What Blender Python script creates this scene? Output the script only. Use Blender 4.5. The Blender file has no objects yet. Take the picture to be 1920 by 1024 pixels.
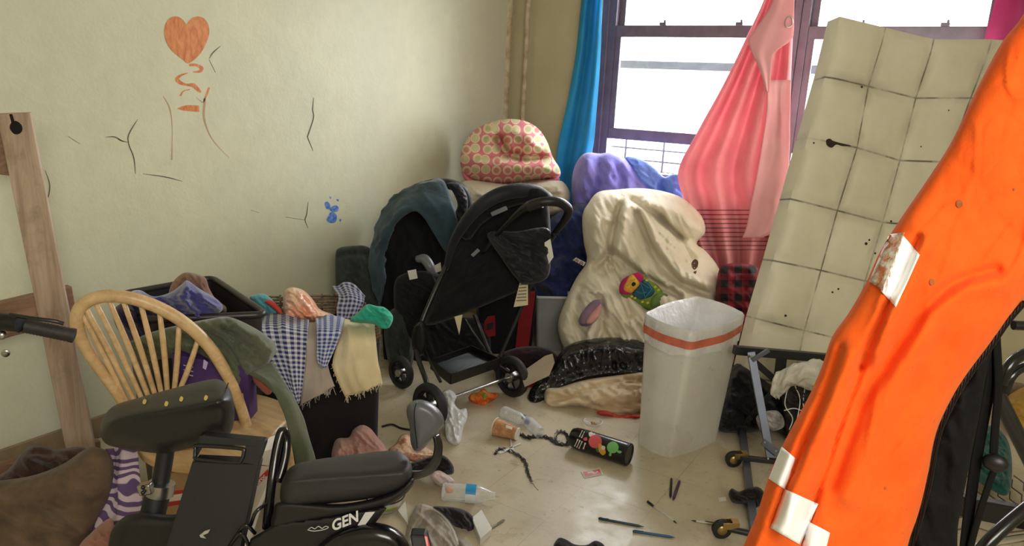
import bpy, bmesh, math, random
import numpy as np
from mathutils import Vector, Matrix, noise, geometry
R = math.radians
random.seed(7)
PI = math.pi
# ------------------------------------------------------------------ camera model (room units: metres)
FPX, CAMH = 1400.0, 1.6
PITCH, ROLL, YAW = R(14), R(2.8), R(31.4)
CAM = Vector((0, 0, CAMH))
hd = Vector((-math.sin(YAW), math.cos(YAW), 0)); rt = Vector((math.cos(YAW), math.sin(YAW), 0)); UP = Vector((0, 0, 1))
fw = hd*math.cos(PITCH) - UP*math.sin(PITCH); u0 = hd*math.sin(PITCH) + UP*math.cos(PITCH)
CX = rt*math.cos(ROLL) + u0*math.sin(ROLL); CU = u0*math.cos(ROLL) - rt*math.sin(ROLL)
XL, YB, XR, YR, ZC = -3.12, 4.95, 2.2, -1.6, 2.75     # left wall, window wall, right wall, rear wall, ceiling
def ray(px, py): return fw + CX*((px-960)/FPX) - CU*((py-512)/FPX)
def D(px, py, d):
    r = ray(px, py); return CAM + r*(d/r.dot(hd))
def G(px, py, z=0.0):
    r = ray(px, py); return CAM + r*((z-CAMH)/r.z)
def dep(px, py, z=0.0): return (G(px, py, z)-CAM).dot(hd)
def WL(px, py, off=0.0):
    r = ray(px, py); return CAM + r*((XL+off)/r.x)
def WB(px, py, off=0.0):
    r = ray(px, py); return CAM + r*((YB-off)/r.y)
# ------------------------------------------------------------------ materials
def lin(c):
    out = []
    for v in c[:3]:
        v /= 255.0
        out.append(v/12.92 if v <= .04045 else ((v+.055)/1.055)**2.4)
    return tuple(out)+(1.0,)
class NT:
    def __init__(s, name):
        s.m = bpy.data.materials.new(name); s.m.use_nodes = True
        s.t = s.m.node_tree; s.n = s.t.nodes; s.l = s.t.links
        s.b = s.n['Principled BSDF']; s.co = None
    def add(s, kind, **kw):
        n = s.n.new(kind)
        for k, v in kw.items():
            if k.startswith('i_'):
                key = k[2:].replace('_', ' ')
                n.inputs[key].default_value = v
            else: setattr(n, k, v)
        return n
    def coords(s, which='Object'):
        if s.co is None: s.co = s.n.new('ShaderNodeTexCoord')
        return s.co.outputs[which]
    def noise(s, scale, detail=3, rough=.55, vec=None, dist=0):
        n = s.add('ShaderNodeTexNoise'); n.inputs['Scale'].default_value = scale
        n.inputs['Detail'].default_value = detail; n.inputs['Roughness'].default_value = rough
        n.inputs['Distortion'].default_value = dist
        s.l.new(vec or s.coords(), n.inputs['Vector']); return n.outputs['Fac']
    def mapr(s, val, a, b, c=0., d=1.):
        n = s.add('ShaderNodeMapRange'); s.l.new(val, n.inputs['Value'])
        for k, x in zip(('From Min', 'From Max', 'To Min', 'To Max'), (a, b, c, d)): n.inputs[k].default_value = x
        return n.outputs['Result']
    def math(s, op, a, b=None):
        n = s.add('ShaderNodeMath', operation=op)
        for i, x in enumerate((a, b)):
            if x is None: continue
            if isinstance(x, (int, float)): n.inputs[i].default_value = x
            else: s.l.new(x, n.inputs[i])
        return n.outputs[0]
    def mix(s, fac, a, b, mode='MIX'):
        n = s.add('ShaderNodeMix', data_type='RGBA', blend_type=mode)
        for sock, x in ((n.inputs[0], fac), (n.inputs[6], a), (n.inputs[7], b)):
            if isinstance(x, (int, float)): sock.default_value = x
            elif isinstance(x, tuple): sock.default_value = x
            else: s.l.new(x, sock)
        return n.outputs[2]
    def bump(s, h, strength, dist=.01):
        n = s.add('ShaderNodeBump'); n.inputs['Strength'].default_value = strength; n.inputs['Distance'].default_value = dist
        s.l.new(h, n.inputs['Height'])
        if s.b.inputs['Normal'].is_linked: s.l.new(s.b.inputs['Normal'].links[0].from_socket, n.inputs['Normal'])
        s.l.new(n.outputs[0], s.b.inputs['Normal'])
    def color(s, c):
        if isinstance(c, tuple): s.b.inputs['Base Color'].default_value = c
        else: s.l.new(c, s.b.inputs['Base Color'])
def mat(name, col, rough=.6, metal=0., var=.18, vs=6., bump=.0, bs=60., spec=.5, col2=None, sheen=0., trans=0., alpha=1., coat=0., bd=.01):
    s = NT(name); c = lin(col)
    c2 = lin(col2) if col2 else tuple(x*(1-var) for x in c[:3])+(1,)
    f = s.mapr(s.noise(vs, 4), .35, .65)
    s.color(s.mix(f, c, c2))
    s.b.inputs['Roughness'].default_value = rough; s.b.inputs['Metallic'].default_value = metal
    s.b.inputs['Specular IOR Level'].default_value = spec
    if sheen: s.b.inputs['Sheen Weight'].default_value = sheen
    if trans: s.b.inputs['Transmission Weight'].default_value = trans
    if coat: s.b.inputs['Coat Weight'].default_value = coat
    if alpha < 1: s.b.inputs['Alpha'].default_value = alpha
    if bump: s.bump(s.noise(bs, 3), bump, bd)
    return s.m
def cloth(name, col, col2=None, rough=.9, var=.22, wr=.35, ws=14., sheen=.15, vs=5., trans=0.):
    s = NT(name); c = lin(col); c2 = lin(col2) if col2 else tuple(x*(1-var) for x in c[:3])+(1,)
    s.color(s.mix(s.mapr(s.noise(vs, 4), .35, .65), c, c2))
    s.b.inputs['Roughness'].default_value = rough; s.b.inputs['Sheen Weight'].default_value = sheen
    s.b.inputs['Specular IOR Level'].default_value = .2
    if wr:
        mp = s.add('ShaderNodeMapping'); mp.inputs['Scale'].default_value = (1, 1, .45); s.l.new(s.coords(), mp.inputs['Vector'])
        n = s.add('ShaderNodeTexNoise', noise_type='RIDGED_MULTIFRACTAL', normalize=True); n.inputs['Scale'].default_value = ws*.42; n.inputs['Detail'].default_value = 3; n.inputs['Roughness'].default_value = .45; n.inputs['Distortion'].default_value = .9
        s.l.new(mp.outputs[0], n.inputs['Vector']); s.bump(n.outputs['Fac'], wr*1.2, .03)
        s.bump(s.noise(ws*2.2, 3, .5, mp.outputs[0], .8), wr*.6, .012)
    s.bump(s.noise(420, 2), .12, .002)
    if trans:
        t = s.add('ShaderNodeBsdfTranslucent'); t.inputs['Color'].default_value = c
        mx = s.add('ShaderNodeMixShader'); mx.inputs[0].default_value = trans
        s.l.new(s.b.outputs[0], mx.inputs[1]); s.l.new(t.outputs[0], mx.inputs[2])
        s.l.new(mx.outputs[0], s.n['Material Output'].inputs['Surface'])
    return s.m
def thin(name, col, clear=.75, rough=.08):
    """thin clear plastic or glass: mostly passes light, a little reflects"""
    s = NT(name); s.b.inputs['Base Color'].default_value = lin(col); s.b.inputs['Roughness'].default_value = rough
    s.b.inputs['Specular IOR Level'].default_value = .8
    s.bump(s.noise(30, 2), .1, .004)
    tr = s.add('ShaderNodeBsdfTransparent'); mx = s.add('ShaderNodeMixShader')
    lw = s.add('ShaderNodeLayerWeight'); lw.inputs['Blend'].default_value = .35
    f = s.math('MULTIPLY', s.math('SUBTRACT', 1.0, lw.outputs['Facing']), clear)
    s.l.new(f, mx.inputs[0]); s.l.new(s.b.outputs[0], mx.inputs[1]); s.l.new(tr.outputs[0], mx.inputs[2])
    s.l.new(mx.outputs[0], s.n['Material Output'].inputs['Surface']); return s.m
def gingham(name, light, dark, per=.016, wr=.3):
    s = NT(name); sp = s.add('ShaderNodeSeparateXYZ'); s.l.new(s.coords('UV'), sp.inputs[0])
    fs = []
    for ax in ('X', 'Y'):
        fr = s.math('FRACT', s.math('MULTIPLY', sp.outputs[ax], 1/per)); fs.append(s.math('GREATER_THAN', fr, .47))
    f = s.math('MULTIPLY', s.math('ADD', fs[0], fs[1]), .5)
    s.color(s.mix(f, lin(light), lin(dark))); s.b.inputs['Roughness'].default_value = .9
    if wr: s.bump(s.noise(14, 3), wr, .03)
    return s.m
# ------------------------------------------------------------------ mesh helpers
ORG = {}; WRK = 1.5
def V(*a): return Vector(a)
def cr(pts, n=8, closed=False):
    """Catmull-Rom through points (any dimension)"""
    P = [np.array(p, float) for p in pts]; m = len(P); out = []
    if m < 3: n = max(n, 1)
    for i in range(m if closed else m-1):
        p1, p2 = P[i], P[(i+1) % m]
        p0 = P[i-1] if (closed or i > 0) else 2*p1-p2
        p3 = P[(i+2) % m] if (closed or i+2 < m) else 2*p2-p1
        for k in range(n):
            t = k/n
            out.append(.5*((2*p1)+(-p0+p2)*t+(2*p0-5*p1+4*p2-p3)*t*t+(-p0+3*p1-3*p2+p3)*t**3))
    if not closed: out.append(P[-1])
    return out
class MB:
    def __init__(s): s.v = []; s.f = []; s.uv = None
    def add(s, vs, fs):
        o = len(s.v); s.v += [Vector(v) for v in vs]; s.f += [[i+o for i in f] for f in fs]; return s
    def box(s, c, size, rot=None):
        c = Vector(c); h = [x/2 for x in size]; vs = []
        for x in (-1, 1):
            for y in (-1, 1):
                for z in (-1, 1):
                    q = Vector((x*h[0], y*h[1], z*h[2])); vs.append(c+(rot @ q if rot else q))
        return s.add(vs, [(0, 1, 3, 2), (4, 6, 7, 5), (0, 4, 5, 1), (2, 3, 7, 6), (0, 2, 6, 4), (1, 5, 7, 3)])
    def bar(s, p, q, w, h, up=UP):
        """rectangular bar from p to q; w across, h along up"""
        p, q = Vector(p), Vector(q); a = (q-p).normalized(); b = a.cross(Vector(up))
        if b.length < 1e-4: b = a.cross(V(1, 0, 0))
        b.normalize(); c = b.cross(a)
        return s.box((p+q)/2, ((q-p).length, w, h), Matrix((a, b, c)).transposed())
    def tube(s, pts, r, seg=10, closed=False, sm=0, flat=None):
        if sm:
            if not isinstance(r, (int, float)):
                r = [float(x[0]) for x in cr([(x,) for x in r], sm, closed)]
            pts = cr([tuple(p) for p in pts], sm, closed)
        P = [Vector(p) for p in pts]; n = len(P); rr = [r]*n if isinstance(r, (int, float)) else r
        T = []
        for i in range(n):
            a = P[i-1] if (i > 0 or closed) else P[i]; b = P[(i+1) % n] if (i < n-1 or closed) else P[i]
            T.append((b-a).normalized())
        N = T[0].orthogonal().normalized(); vs = []
        for i in range(n):
            N = (N-T[i]*N.dot(T[i])).normalized(); B = T[i].cross(N)
            for k in range(seg):
                a = 2*PI*k/seg; vs.append(P[i]+(N*math.cos(a)+B*math.sin(a))*rr[i])
        fs = []
        for i in range(n if closed else n-1):
            j = (i+1) % n
            for k in range(seg):
                l = (k+1) % seg; fs.append((i*seg+k, i*seg+l, j*seg+l, j*seg+k))
        if not closed: fs += [tuple(range(seg))[::-1], tuple((n-1)*seg+k for k in range(seg))]
        return s.add(vs, fs)
    def lathe(s, prof, base, axis=(0, 0, 1), seg=28, squash=None, cap=(True, True)):
        """prof: (radius, height) from base along axis"""
        a = Vector(axis).normalized(); n = a.orthogonal().normalized() if abs(a.z) < .999 else V(1, 0, 0); b = a.cross(n)
        if squash: n = n*squash[0]; b = b*squash[1]
        base = Vector(base); vs = []
        for r, h in prof:
            for k in range(seg):
                t = 2*PI*k/seg; vs.append(base+a*h+(n*math.cos(t)+b*math.sin(t))*r)
        fs = []
        for i in range(len(prof)-1):
            for k in range(seg):
                l = (k+1) % seg; fs.append((i*seg+k, i*seg+l, (i+1)*seg+l, (i+1)*seg+k))
        if cap[0]: fs.append(tuple(range(seg))[::-1])
        if cap[1]: fs.append(tuple((len(prof)-1)*seg+k for k in range(seg)))
        return s.add(vs, fs)
    def prism(s, pts, vec):
        P = [Vector(p) for p in pts]; n = len(P); vec = Vector(vec)
        return s.add(P+[p+vec for p in P], [tuple(range(n))[::-1], tuple(range(n, 2*n))]+[(i, (i+1) % n, n+(i+1) % n, n+i) for i in range(n)])
    def ball(s, c, r, rot=None, seg=20, rings=12, pw=1.0):
        c = Vector(c); r = (r, r, r) if isinstance(r, (int, float)) else r; vs = []; sg = lambda x: math.copysign(abs(x)**pw, x)
        for i in range(rings+1):
            th = PI*i/rings
            for k in range(seg):
                ph = 2*PI*k/seg
                q = Vector((r[0]*sg(math.sin(th))*sg(math.cos(ph)), r[1]*sg(math.sin(th))*sg(math.sin(ph)), r[2]*sg(math.cos(th))))
                vs.append(c+(rot @ q if rot else q))
        return s.add(vs, [(i*seg+k, (i+1)*seg+k, (i+1)*seg+(k+1) % seg, i*seg+(k+1) % seg) for i in range(rings) for k in range(seg)])
    def build(s, name, m, parent=None, smooth=35, bevel=0., sub=0, solid=0., fixn=True):
        me = bpy.data.meshes.new(name)
        if parent is not None: o0 = ORG[parent.name]
        else:
            xs = [v.x for v in s.v]; ys = [v.y for v in s.v]; zs = [v.z for v in s.v]
            o0 = V((min(xs)+max(xs))/2, (min(ys)+max(ys))/2, min(zs))
        me.from_pydata([tuple(v-o0) for v in s.v], [], s.f)
        if s.uv is not None:
            ul = me.uv_layers.new(name='UVMap'); li = np.zeros(len(me.loops), dtype=np.int32)
            me.loops.foreach_get('vertex_index', li); ul.data.foreach_set('uv', np.array(s.uv, dtype=np.float32)[li].ravel())
        if fixn:
            bm = bmesh.new(); bm.from_mesh(me); bmesh.ops.remove_doubles(bm, verts=bm.verts, dist=1e-6)
            bmesh.ops.recalc_face_normals(bm, faces=bm.faces); bm.to_mesh(me); bm.free()
        me.materials.append(m)
        if smooth:
            me.shade_smooth()
            if smooth < 180: me.set_sharp_from_angle(angle=R(smooth))
        o = bpy.data.objects.new(name, me); bpy.context.scene.collection.objects.link(o)
        if parent is not None: o.parent = parent
        else: o.location = o0
        ORG[o.name] = o0
        if solid:
            d = o.modifiers.new('t', 'SOLIDIFY'); d.thickness = solid; d.offset = 0
        if bevel:
            b = o.modifiers.new('b', 'BEVEL'); b.width = bevel; b.segments = 2; b.limit_method = 'ANGLE'; b.angle_limit = R(40)
        if sub:
            u = o.modifiers.new('s', 'SUBSURF'); u.levels = u.render_levels = sub
        return o
def thing(name, label, cat, loc, group=None):
    o = bpy.data.objects.new(name, None); bpy.context.scene.collection.objects.link(o)
    o.empty_display_size = .05; o.location = loc; ORG[o.name] = Vector(loc)
    return tag(o, label, cat, group)
def tag(o, label, cat, group=None):
    o['label'] = label; o['category'] = cat
    if group: o['group'] = group
    return o
def struct(o): o['kind'] = 'structure'; return o
def lab(o, label): o['label'] = label; return o
def nz(x, y, z=0.): return noise.noise(V(x, y, z))
def ridge(x, y, z=0.):
    a = 1-abs(nz(x, y, z))*2.2; b = 1-abs(nz(x*2.1+5, y*2.1, z+3))*2.2
    return .7*a*abs(a)+.3*b
def seg_dist(P, A, B):
    """distance of points P (n,2) to segments A->B (m,2), returns (n,)"""
    d = np.full(len(P), 1e9)
    for a, b in zip(A, B):
        ab = b-a; t = np.clip(((P-a) @ ab)/max(ab @ ab, 1e-9), 0, 1)
        d = np.minimum(d, np.hypot(*(P-(a+t[:, None]*ab)).T))
    return d
def inflate(outline, depth, front, back, rim=None, step=None, wr=None, folds=(), sharp=False, seed=0., n=5, uvs=None, inner=1.6, cre=None):
    """closed soft body whose contour follows the outline (given by sight lines at a depth);
    wr=(amp m, wavelength px, angle deg, stretch), folds=[(polyline, width px, amp m)]"""
    O = np.array(outline if sharp else cr(outline, n, True), float)
    mn, mx = O.min(0), O.max(0); size = (mx-mn).max(); step = step or max(size/64, 2.2); rim = rim or .3*min(mx-mn)
    # resample outline evenly
    L = np.r_[O, O[:1]]; seg = np.hypot(*np.diff(L, axis=0).T); cum = np.r_[0, np.cumsum(seg)]
    m = max(int(cum[-1]/step), 12); ts = np.linspace(0, cum[-1], m, endpoint=False)
    B = np.c_[np.interp(ts, cum, L[:, 0]), np.interp(ts, cum, L[:, 1])]
    gx, gy = np.meshgrid(np.arange(mn[0], mx[0], step), np.arange(mn[1], mx[1], step*.87)); gx[1::2] += step/2
    P = np.c_[gx.ravel(), gy.ravel()]
    # inside test
    ins = np.zeros(len(P), bool)
    for a, b in zip(B, np.roll(B, -1, 0)):
        c = ((a[1] > P[:, 1]) != (b[1] > P[:, 1])); 
        with np.errstate(divide='ignore', invalid='ignore'):
            ins ^= c & (P[:, 0] < (b[0]-a[0])*(P[:, 1]-a[1])/(b[1]-a[1])+a[0])
    P = P[ins]; A2 = np.roll(B, -1, 0); P = P[seg_dist(P, B, A2) > step*.55]
    allp = np.r_[B, P]
    res = geometry.delaunay_2d_cdt([Vector(p) for p in allp], [], [list(range(m))], 1, 1e-4)
    Q = np.array([tuple(v) for v in res[0]]); tris = [list(f) for f in res[2]]
    dd = seg_dist(Q, B, A2); dd[dd < 1e-3] = 0
    t = np.clip(dd/rim, 0, 1); prof = np.sqrt(np.maximum(1-(1-t)**2, 0))
    fo = np.zeros(len(Q))
    for pl, w, amp in folds:
        pl = np.array(cr(pl, 4), float)
        fo += amp*np.exp(-(seg_dist(Q, pl[:-1], pl[1:])/w)**2)*np.minimum(t*2, 1)
    t_ = t
    if wr:
        am, wl, ang, st = wr; am *= WRK; ca, sa = math.cos(R(ang)), math.sin(R(ang))
        for i, (x, y) in enumerate(Q):
            u = (x*ca+y*sa)/wl/st; v = (-x*sa+y*ca)/wl
            wv = .5*nz(u*.5, v*.5, seed+9)
            c1 = max(0, 1-abs(nz(u*1.9+wv*2+7, v*1.9+wv, seed+2))*5); c2 = max(0, 1-abs(nz(u*3.3+3, v*3.3+wv*3, seed+5))*4)
            fo[i] += am*(ridge(u+wv, v+wv, seed)-.35+.42*c1*c1-.30*c2*c2*max(0, nz(u, v, seed+30)+.4))*min(t[i]*1.6, 1)
    if wr and cre != 0:
        rnd = random.Random(int(abs(O[0][0]*7+O[0][1]*3))); n_c = cre or 9; a0 = R(wr[2])
        for k in range(n_c):
            cpt = Q[rnd.randrange(len(Q))]; a = a0+rnd.gauss(0, .25); ln = size*rnd.uniform(.22, .6); bend = rnd.uniform(-.25, .25)
            pl = np.array(cr([cpt+ln*np.array((math.cos(a)*q-math.sin(a)*bend*q*q, math.sin(a)*q+math.cos(a)*bend*q*q)) for q in (-.5, 0, .5)], 4))
            dk = seg_dist(Q, pl[:-1], pl[1:]); w_ = step*rnd.uniform(.9, 1.9); along = np.clip(1-np.hypot(*(Q-cpt).T)/(ln*.62), 0, 1)**.5
            fo += wr[0]*WRK*.34*rnd.choice((-1, 1, 1))*(np.exp(-(dk/w_)**2)-.55*np.exp(-((dk-w_*1.6)/(w_*1.2))**2))*along*np.minimum(t*1.6, 1)
    mb = MB(); vs = []; idx_b = {}
    sc = 1/FPX
    for i, (x, y) in enumerate(Q):
        d = depth(x, y) if callable(depth) else depth
        vs.append(D(x, y, d-front*prof[i]-fo[i]))
    nq = len(Q)
    for i, (x, y) in enumerate(Q):
        if dd[i] == 0: idx_b[i] = i
        else:
            d = depth(x, y) if callable(depth) else depth
            idx_b[i] = len(vs); vs.append(D(x, y, d+back*prof[i]))
    mb.add(vs, tris+[[idx_b[k] for k in f[::-1]] for f in tris])
    if uvs:
        uq = [(x*sc*uvs, -y*sc*uvs) for x, y in Q]; mb.uv = uq+[uq[i] for i in range(nq) if dd[i] != 0]
    return mb
def lind(p0, d0, p1, d1, ax=1):
    """depth linear in py (ax=1) or px (ax=0)"""
    return lambda x, y: d0+(d1-d0)*(((y if ax else x)-p0)/(p1-p0))
def sheet(grid, nu=6, nv=6, wr=None, disp=None, seed=0., wv=False):
    """smooth surface through a grid of rows of (px,py,depth) or Vectors; uv in metres"""
    g = [[(tuple(c) if isinstance(c, Vector) else tuple(D(*c))) for c in row] for row in grid]
    rows = [cr(r, nu) for r in g]; cols = list(zip(*rows)); full = [cr(list(c), nv) for c in cols]   # full[u][v]
    A = np.array(full)                                          # (nU, nV, 3)
    du = np.gradient(A, axis=0); dv = np.gradient(A, axis=1); N = np.cross(du, dv)
    N /= np.maximum(np.linalg.norm(N, axis=2, keepdims=True), 1e-9)
    view = np.array(tuple(CAM))-A; sgn = np.sign((N*view).sum(2).mean()); N *= sgn or 1
    lu = np.r_[0, np.cumsum(np.linalg.norm(np.diff(A, axis=0), axis=2).mean(1))]
    lv = np.r_[0, np.cumsum(np.linalg.norm(np.diff(A, axis=1), axis=2).mean(0))]
    nU, nV = A.shape[:2]
    for i in range(nU):
        for j in range(nV):
            o = 0.
            if wr:
                am, wl, st = wr
                o += am*(ridge(lu[i]/wl, lv[j]/wl/st, seed)-.3)
            if disp: o += disp(i/(nU-1), j/(nV-1))
            A[i, j] += N[i, j]*o
    mb = MB(); mb.add([tuple(A[i, j]) for i in range(nU) for j in range(nV)],
                      [(i*nV+j, (i+1)*nV+j, (i+1)*nV+j+1, i*nV+j+1) for i in range(nU-1) for j in range(nV-1)])
    mb.uv = [(lu[i], lv[j]) for i in range(nU) for j in range(nV)]
    return mb
def flat(poly, f, off):
    """thin flat shape on a plane; f maps pixel to point, off = thickness vector"""
    return MB().prism([f(*p) for p in poly], off)
def text_mesh(body, size, m, name, parent, mtx, shear=0., extrude=.0006, bold=0.):
    cu = bpy.data.curves.new(name+'_curve', 'FONT'); cu.body = body; cu.size = size; cu.extrude = extrude; cu.shear = shear; cu.offset = bold
    cu.align_x = 'CENTER'; cu.align_y = 'CENTER'
    t = bpy.data.objects.new('tmp', cu); bpy.context.scene.collection.objects.link(t)
    dg = bpy.context.evaluated_depsgraph_get(); me = bpy.data.meshes.new_from_object(t.evaluated_get(dg))
    bpy.data.objects.remove(t); bpy.data.curves.remove(cu)
    mb = MB(); mb.add([mtx @ v.co for v in me.vertices], [tuple(p.vertices) for p in me.polygons]); bpy.data.meshes.remove(me)
    return mb.build(name, m, parent, smooth=0, fixn=False)
def frame_at(o, xdir, ydir):
    x = Vector(xdir).normalized(); z = x.cross(Vector(ydir)).normalized(); y = z.cross(x)
    M = Matrix((x, y, z)).transposed().to_4x4(); M.translation = Vector(o); return M
# ------------------------------------------------------------------ camera, light
sc = bpy.context.scene
cam = bpy.data.cameras.new('camera'); co = bpy.data.objects.new('camera', cam); sc.collection.objects.link(co)
cam.sensor_width = 36; cam.lens = 36*FPX/1920; cam.clip_start = .05
Mc = Matrix((CX, CU, -fw)).transposed().to_4x4(); Mc.translation = CAM; co.matrix_world = Mc; sc.camera = co
sc.view_settings.view_transform = 'Standard'; sc.view_settings.look = 'None'; sc.view_settings.exposure = 0.0
w = bpy.data.worlds.new('sky'); sc.world = w; w.use_nodes = True
bg = w.node_tree.nodes['Background']; bg.inputs[0].default_value = (.93, .96, 1, 1); bg.inputs[1].default_value = 4.0
def area(name, loc, target, sx, sy, power, col=(1, 1, 1)):
    l = bpy.data.lights.new(name, 'AREA'); l.shape = 'RECTANGLE'; l.size = sx; l.size_y = sy; l.energy = power; l.color = col
    o = bpy.data.objects.new(name, l); sc.collection.objects.link(o); o.location = loc
    o.rotation_euler = (Vector(target)-Vector(loc)).to_track_quat('-Z', 'Y').to_euler(); return o
area('daylight', (-1.2, YB+1.3, 2.2), (-1.2, 2.0, .6), 3.4, 2.4, 600, (.95, .98, 1))
area('fill_light', (1.1, -.5, 2.68), (-1.5, 2.6, .6), 1.7, 1.7, 125, (1, .95, .86))  # added fill from behind the camera, stands for no actual ceiling lamp
# ------------------------------------------------------------------ room shell
s = NT('painted_plaster')
n1 = s.mapr(s.noise(1.3, 5, .6), .35, .68); n2 = s.mapr(s.noise(9, 6, .65), .45, .75)
c = s.mix(n1, lin((216, 214, 182)), lin((203, 203, 178)))
c = s.mix(s.math('MULTIPLY', n2, .25), c, lin((188, 184, 152)))
s.color(c); s.b.inputs['Roughness'].default_value = .55
s.bump(s.noise(3, 6, .6), .25, .03); s.bump(s.noise(70, 3), .1, .006); M_WALL = s.m
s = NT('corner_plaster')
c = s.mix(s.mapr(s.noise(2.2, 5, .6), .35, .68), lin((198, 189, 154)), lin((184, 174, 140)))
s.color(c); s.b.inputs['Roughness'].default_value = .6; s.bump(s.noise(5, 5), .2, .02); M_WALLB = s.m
M_CEIL = mat('ceiling_paint', (215, 212, 195), .8, bump=.1)
# vinyl floor tiles with grime
s = NT('vinyl_tile'); sp = s.add('ShaderNodeSeparateXYZ'); s.l.new(s.coords(), sp.inputs[0])
def seam(ax, off):
    fr = s.math('FRACT', s.math('ADD', s.math('MULTIPLY', sp.outputs[ax], 1/.305), off))
    return s.math('LESS_THAN', s.math('MINIMUM', fr, s.math('SUBTRACT', 1.0, fr)), .0045)
sm_ = s.math('MAXIMUM', seam('X', .35), seam('Y', .1))
g1 = s.mapr(s.noise(1.6, 6, .65), .38, .7); g2 = s.mapr(s.noise(38, 5, .7), .60, .72); g3 = s.mapr(s.noise(7, 6, .75), .5, .72)
c = s.mix(g1, lin((206, 194, 168)), lin((188, 176, 152)))
c = s.mix(s.math('MULTIPLY', g3, .4), c, lin((158, 140, 112)))
c = s.mix(s.math('MULTIPLY', g2, .5), c, lin((118, 98, 80)))
c = s.mix(s.math('MULTIPLY', sm_, s.mapr(s.noise(2.2, 3), .4, .62, .02, .5)), c, lin((120, 104, 84)))
s.color(c); rg = s.mapr(s.noise(6, 6, .7), .3, .7, .22, .5); s.l.new(rg, s.b.inputs['Roughness'])
s.b.inputs['Specular IOR Level'].default_value = .5
s.bump(s.noise(14, 5, .6), .12, .01); s.bump(s.noise(160, 3), .06, .003); M_FLOOR = s.m
T = .14
o = struct(MB().box(((XL+XR)/2, (YB+YR)/2, -.05), (XR-XL+2*T, YB-YR+2*T, .1)).build('floor', M_FLOOR, smooth=0))
struct(MB().box(((XL+XR)/2, (YB+YR)/2, ZC+.05), (XR-XL+2*T, YB-YR+2*T, .1)).build('ceiling', M_CEIL, smooth=0))
wall_l = struct(MB().box((XL-T/2, (YB+YR)/2, ZC/2), (T, YB-YR, ZC)).build('wall_left', M_WALL, smooth=0))
struct(MB().box((XR+T/2, (YB+YR)/2, ZC/2), (T, YB-YR, ZC)).build('wall_right', M_WALL, smooth=0))
struct(MB().box(((XL+XR)/2, YR-T/2, ZC/2), (XR-XL+2*T, T, ZC)).build('wall_rear', M_WALL, smooth=0))
WX0, WX1, WZ0, WZ1, WXM = -2.40, .0, 1.02, 2.5, -1.085
mb = MB(); TB = .2; yc = YB+TB/2
mb.box(((XL-T+WX0)/2, yc, ZC/2), (WX0-XL+T, TB, ZC)).box(((XR+T+WX1)/2, yc, ZC/2), (XR+T-WX1, TB, ZC))
mb.box(((WX0+WX1)/2, yc, WZ0/2), (WX1-WX0, TB, WZ0)).box(((WX0+WX1)/2, yc, (WZ1+ZC)/2), (WX1-WX0, TB, ZC-WZ1))
struct(mb.build('wall_back', M_WALLB, smooth=0))
M_BASE = mat('baseboard_paint', (150, 128, 98), .6, bump=.2, var=.3)
struct(MB().box((XL+.008, (YB+YR)/2, .05), (.016, YB-YR-.02, .10)).build('baseboard_left', M_BASE, bevel=.003))
struct(MB().box(((XL+XR)/2, YB-.008, .05), (XR-XL-.04, .016, .10)).build('baseboard_back', M_BASE, bevel=.003))
# pipes in the corner
M_PIPE = mat('flaking_cream_paint', (206, 194, 164), .6, col2=(172, 148, 116), vs=16, bump=.5, bs=30)
mb = MB(); p = WB(951, 60, .05); struct(mb.tube([(p.x, p.y, 0), (p.x, p.y, ZC)], .036, 18).build('trim_1', M_PIPE))
mb = MB(); p = WB(988, 60, .06); struct(mb.tube([(p.x, p.y, 0), (p.x, p.y, ZC)], .018, 14).build('trim_2', M_PIPE))
# ------------------------------------------------------------------ windows
M_FRM = mat('dark_window_metal', (122, 112, 128), .45, var=.25, vs=10, bump=.1)
M_FRM2 = mat('window_jamb_paint', (206, 198, 200), .5)
M_GLASS = thin('window_glass', (240, 245, 250), .97, .03)
def window(n, x0, x1, meet, low, lowz):
    root = MB(); yf = YB+.06
    d = .09; fwid = .05
    root.box((x0+fwid/2, yf, (WZ0+WZ1)/2), (fwid, d, WZ1-WZ0)).box((x1-fwid/2, yf, (WZ0+WZ1)/2), (fwid, d, WZ1-WZ0))
    root.box(((x0+x1)/2, yf, WZ0+.02), (x1-x0, d, .04)).box(((x0+x1)/2, yf, WZ1-.025), (x1-x0, d, .05))
    w_ = struct(root.build('window_%d' % n, M_FRM, bevel=.004))
    a, b = x0+fwid, x1-fwid
    def sash(zb, zt, y, nm, rail):
        mb = MB(); sw = .042
        mb.box((a+sw/2, y, (zb+zt)/2), (sw, .03, zt-zb)).box((b-sw/2, y, (zb+zt)/2), (sw, .03, zt-zb))
        mb.box(((a+b)/2, y, zb+rail/2), (b-a, .032, rail)).box(((a+b)/2, y, zt-rail/2), (b-a, .032, rail))
        so = mb.build(nm, M_FRM, w_, bevel=.003)
        MB().box(((a+b)/2, y+.004, (zb+zt)/2), (b-a-2*sw, .004, zt-zb-2*rail)).build('pane', M_GLASS, so, smooth=0)
        return so
    sash(meet-.01, WZ1-.05, yf+.025, 'upper_sash', .07)
    so = sash(low, meet+.055, yf-.02, 'lower_sash', .075)
    for t in (.3, .75):
        x = a+(b-a)*t
        MB().box((x, yf-.035, meet+.065), (.045, .02, .018)).box((x+.012, yf-.035, meet+.08), (.012, .012, .02)).build('sash_lock', M_FRM, so, bevel=.002)
    return w_
window(1, WX0+.06, WXM-.02, 1.99, 1.275, 0)
window(2, WXM+.02, WX1, 1.985, 1.275, 0)
mb = MB(); mb.box((WX0+.03, YB+.05, (WZ0+WZ1)/2), (.06, .1, WZ1-WZ0)).box((WXM, YB+.05, (WZ0+WZ1)/2), (.04, .11, WZ1-WZ0))
struct(mb.build('trim_3', M_FRM, bevel=.004))
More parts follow.
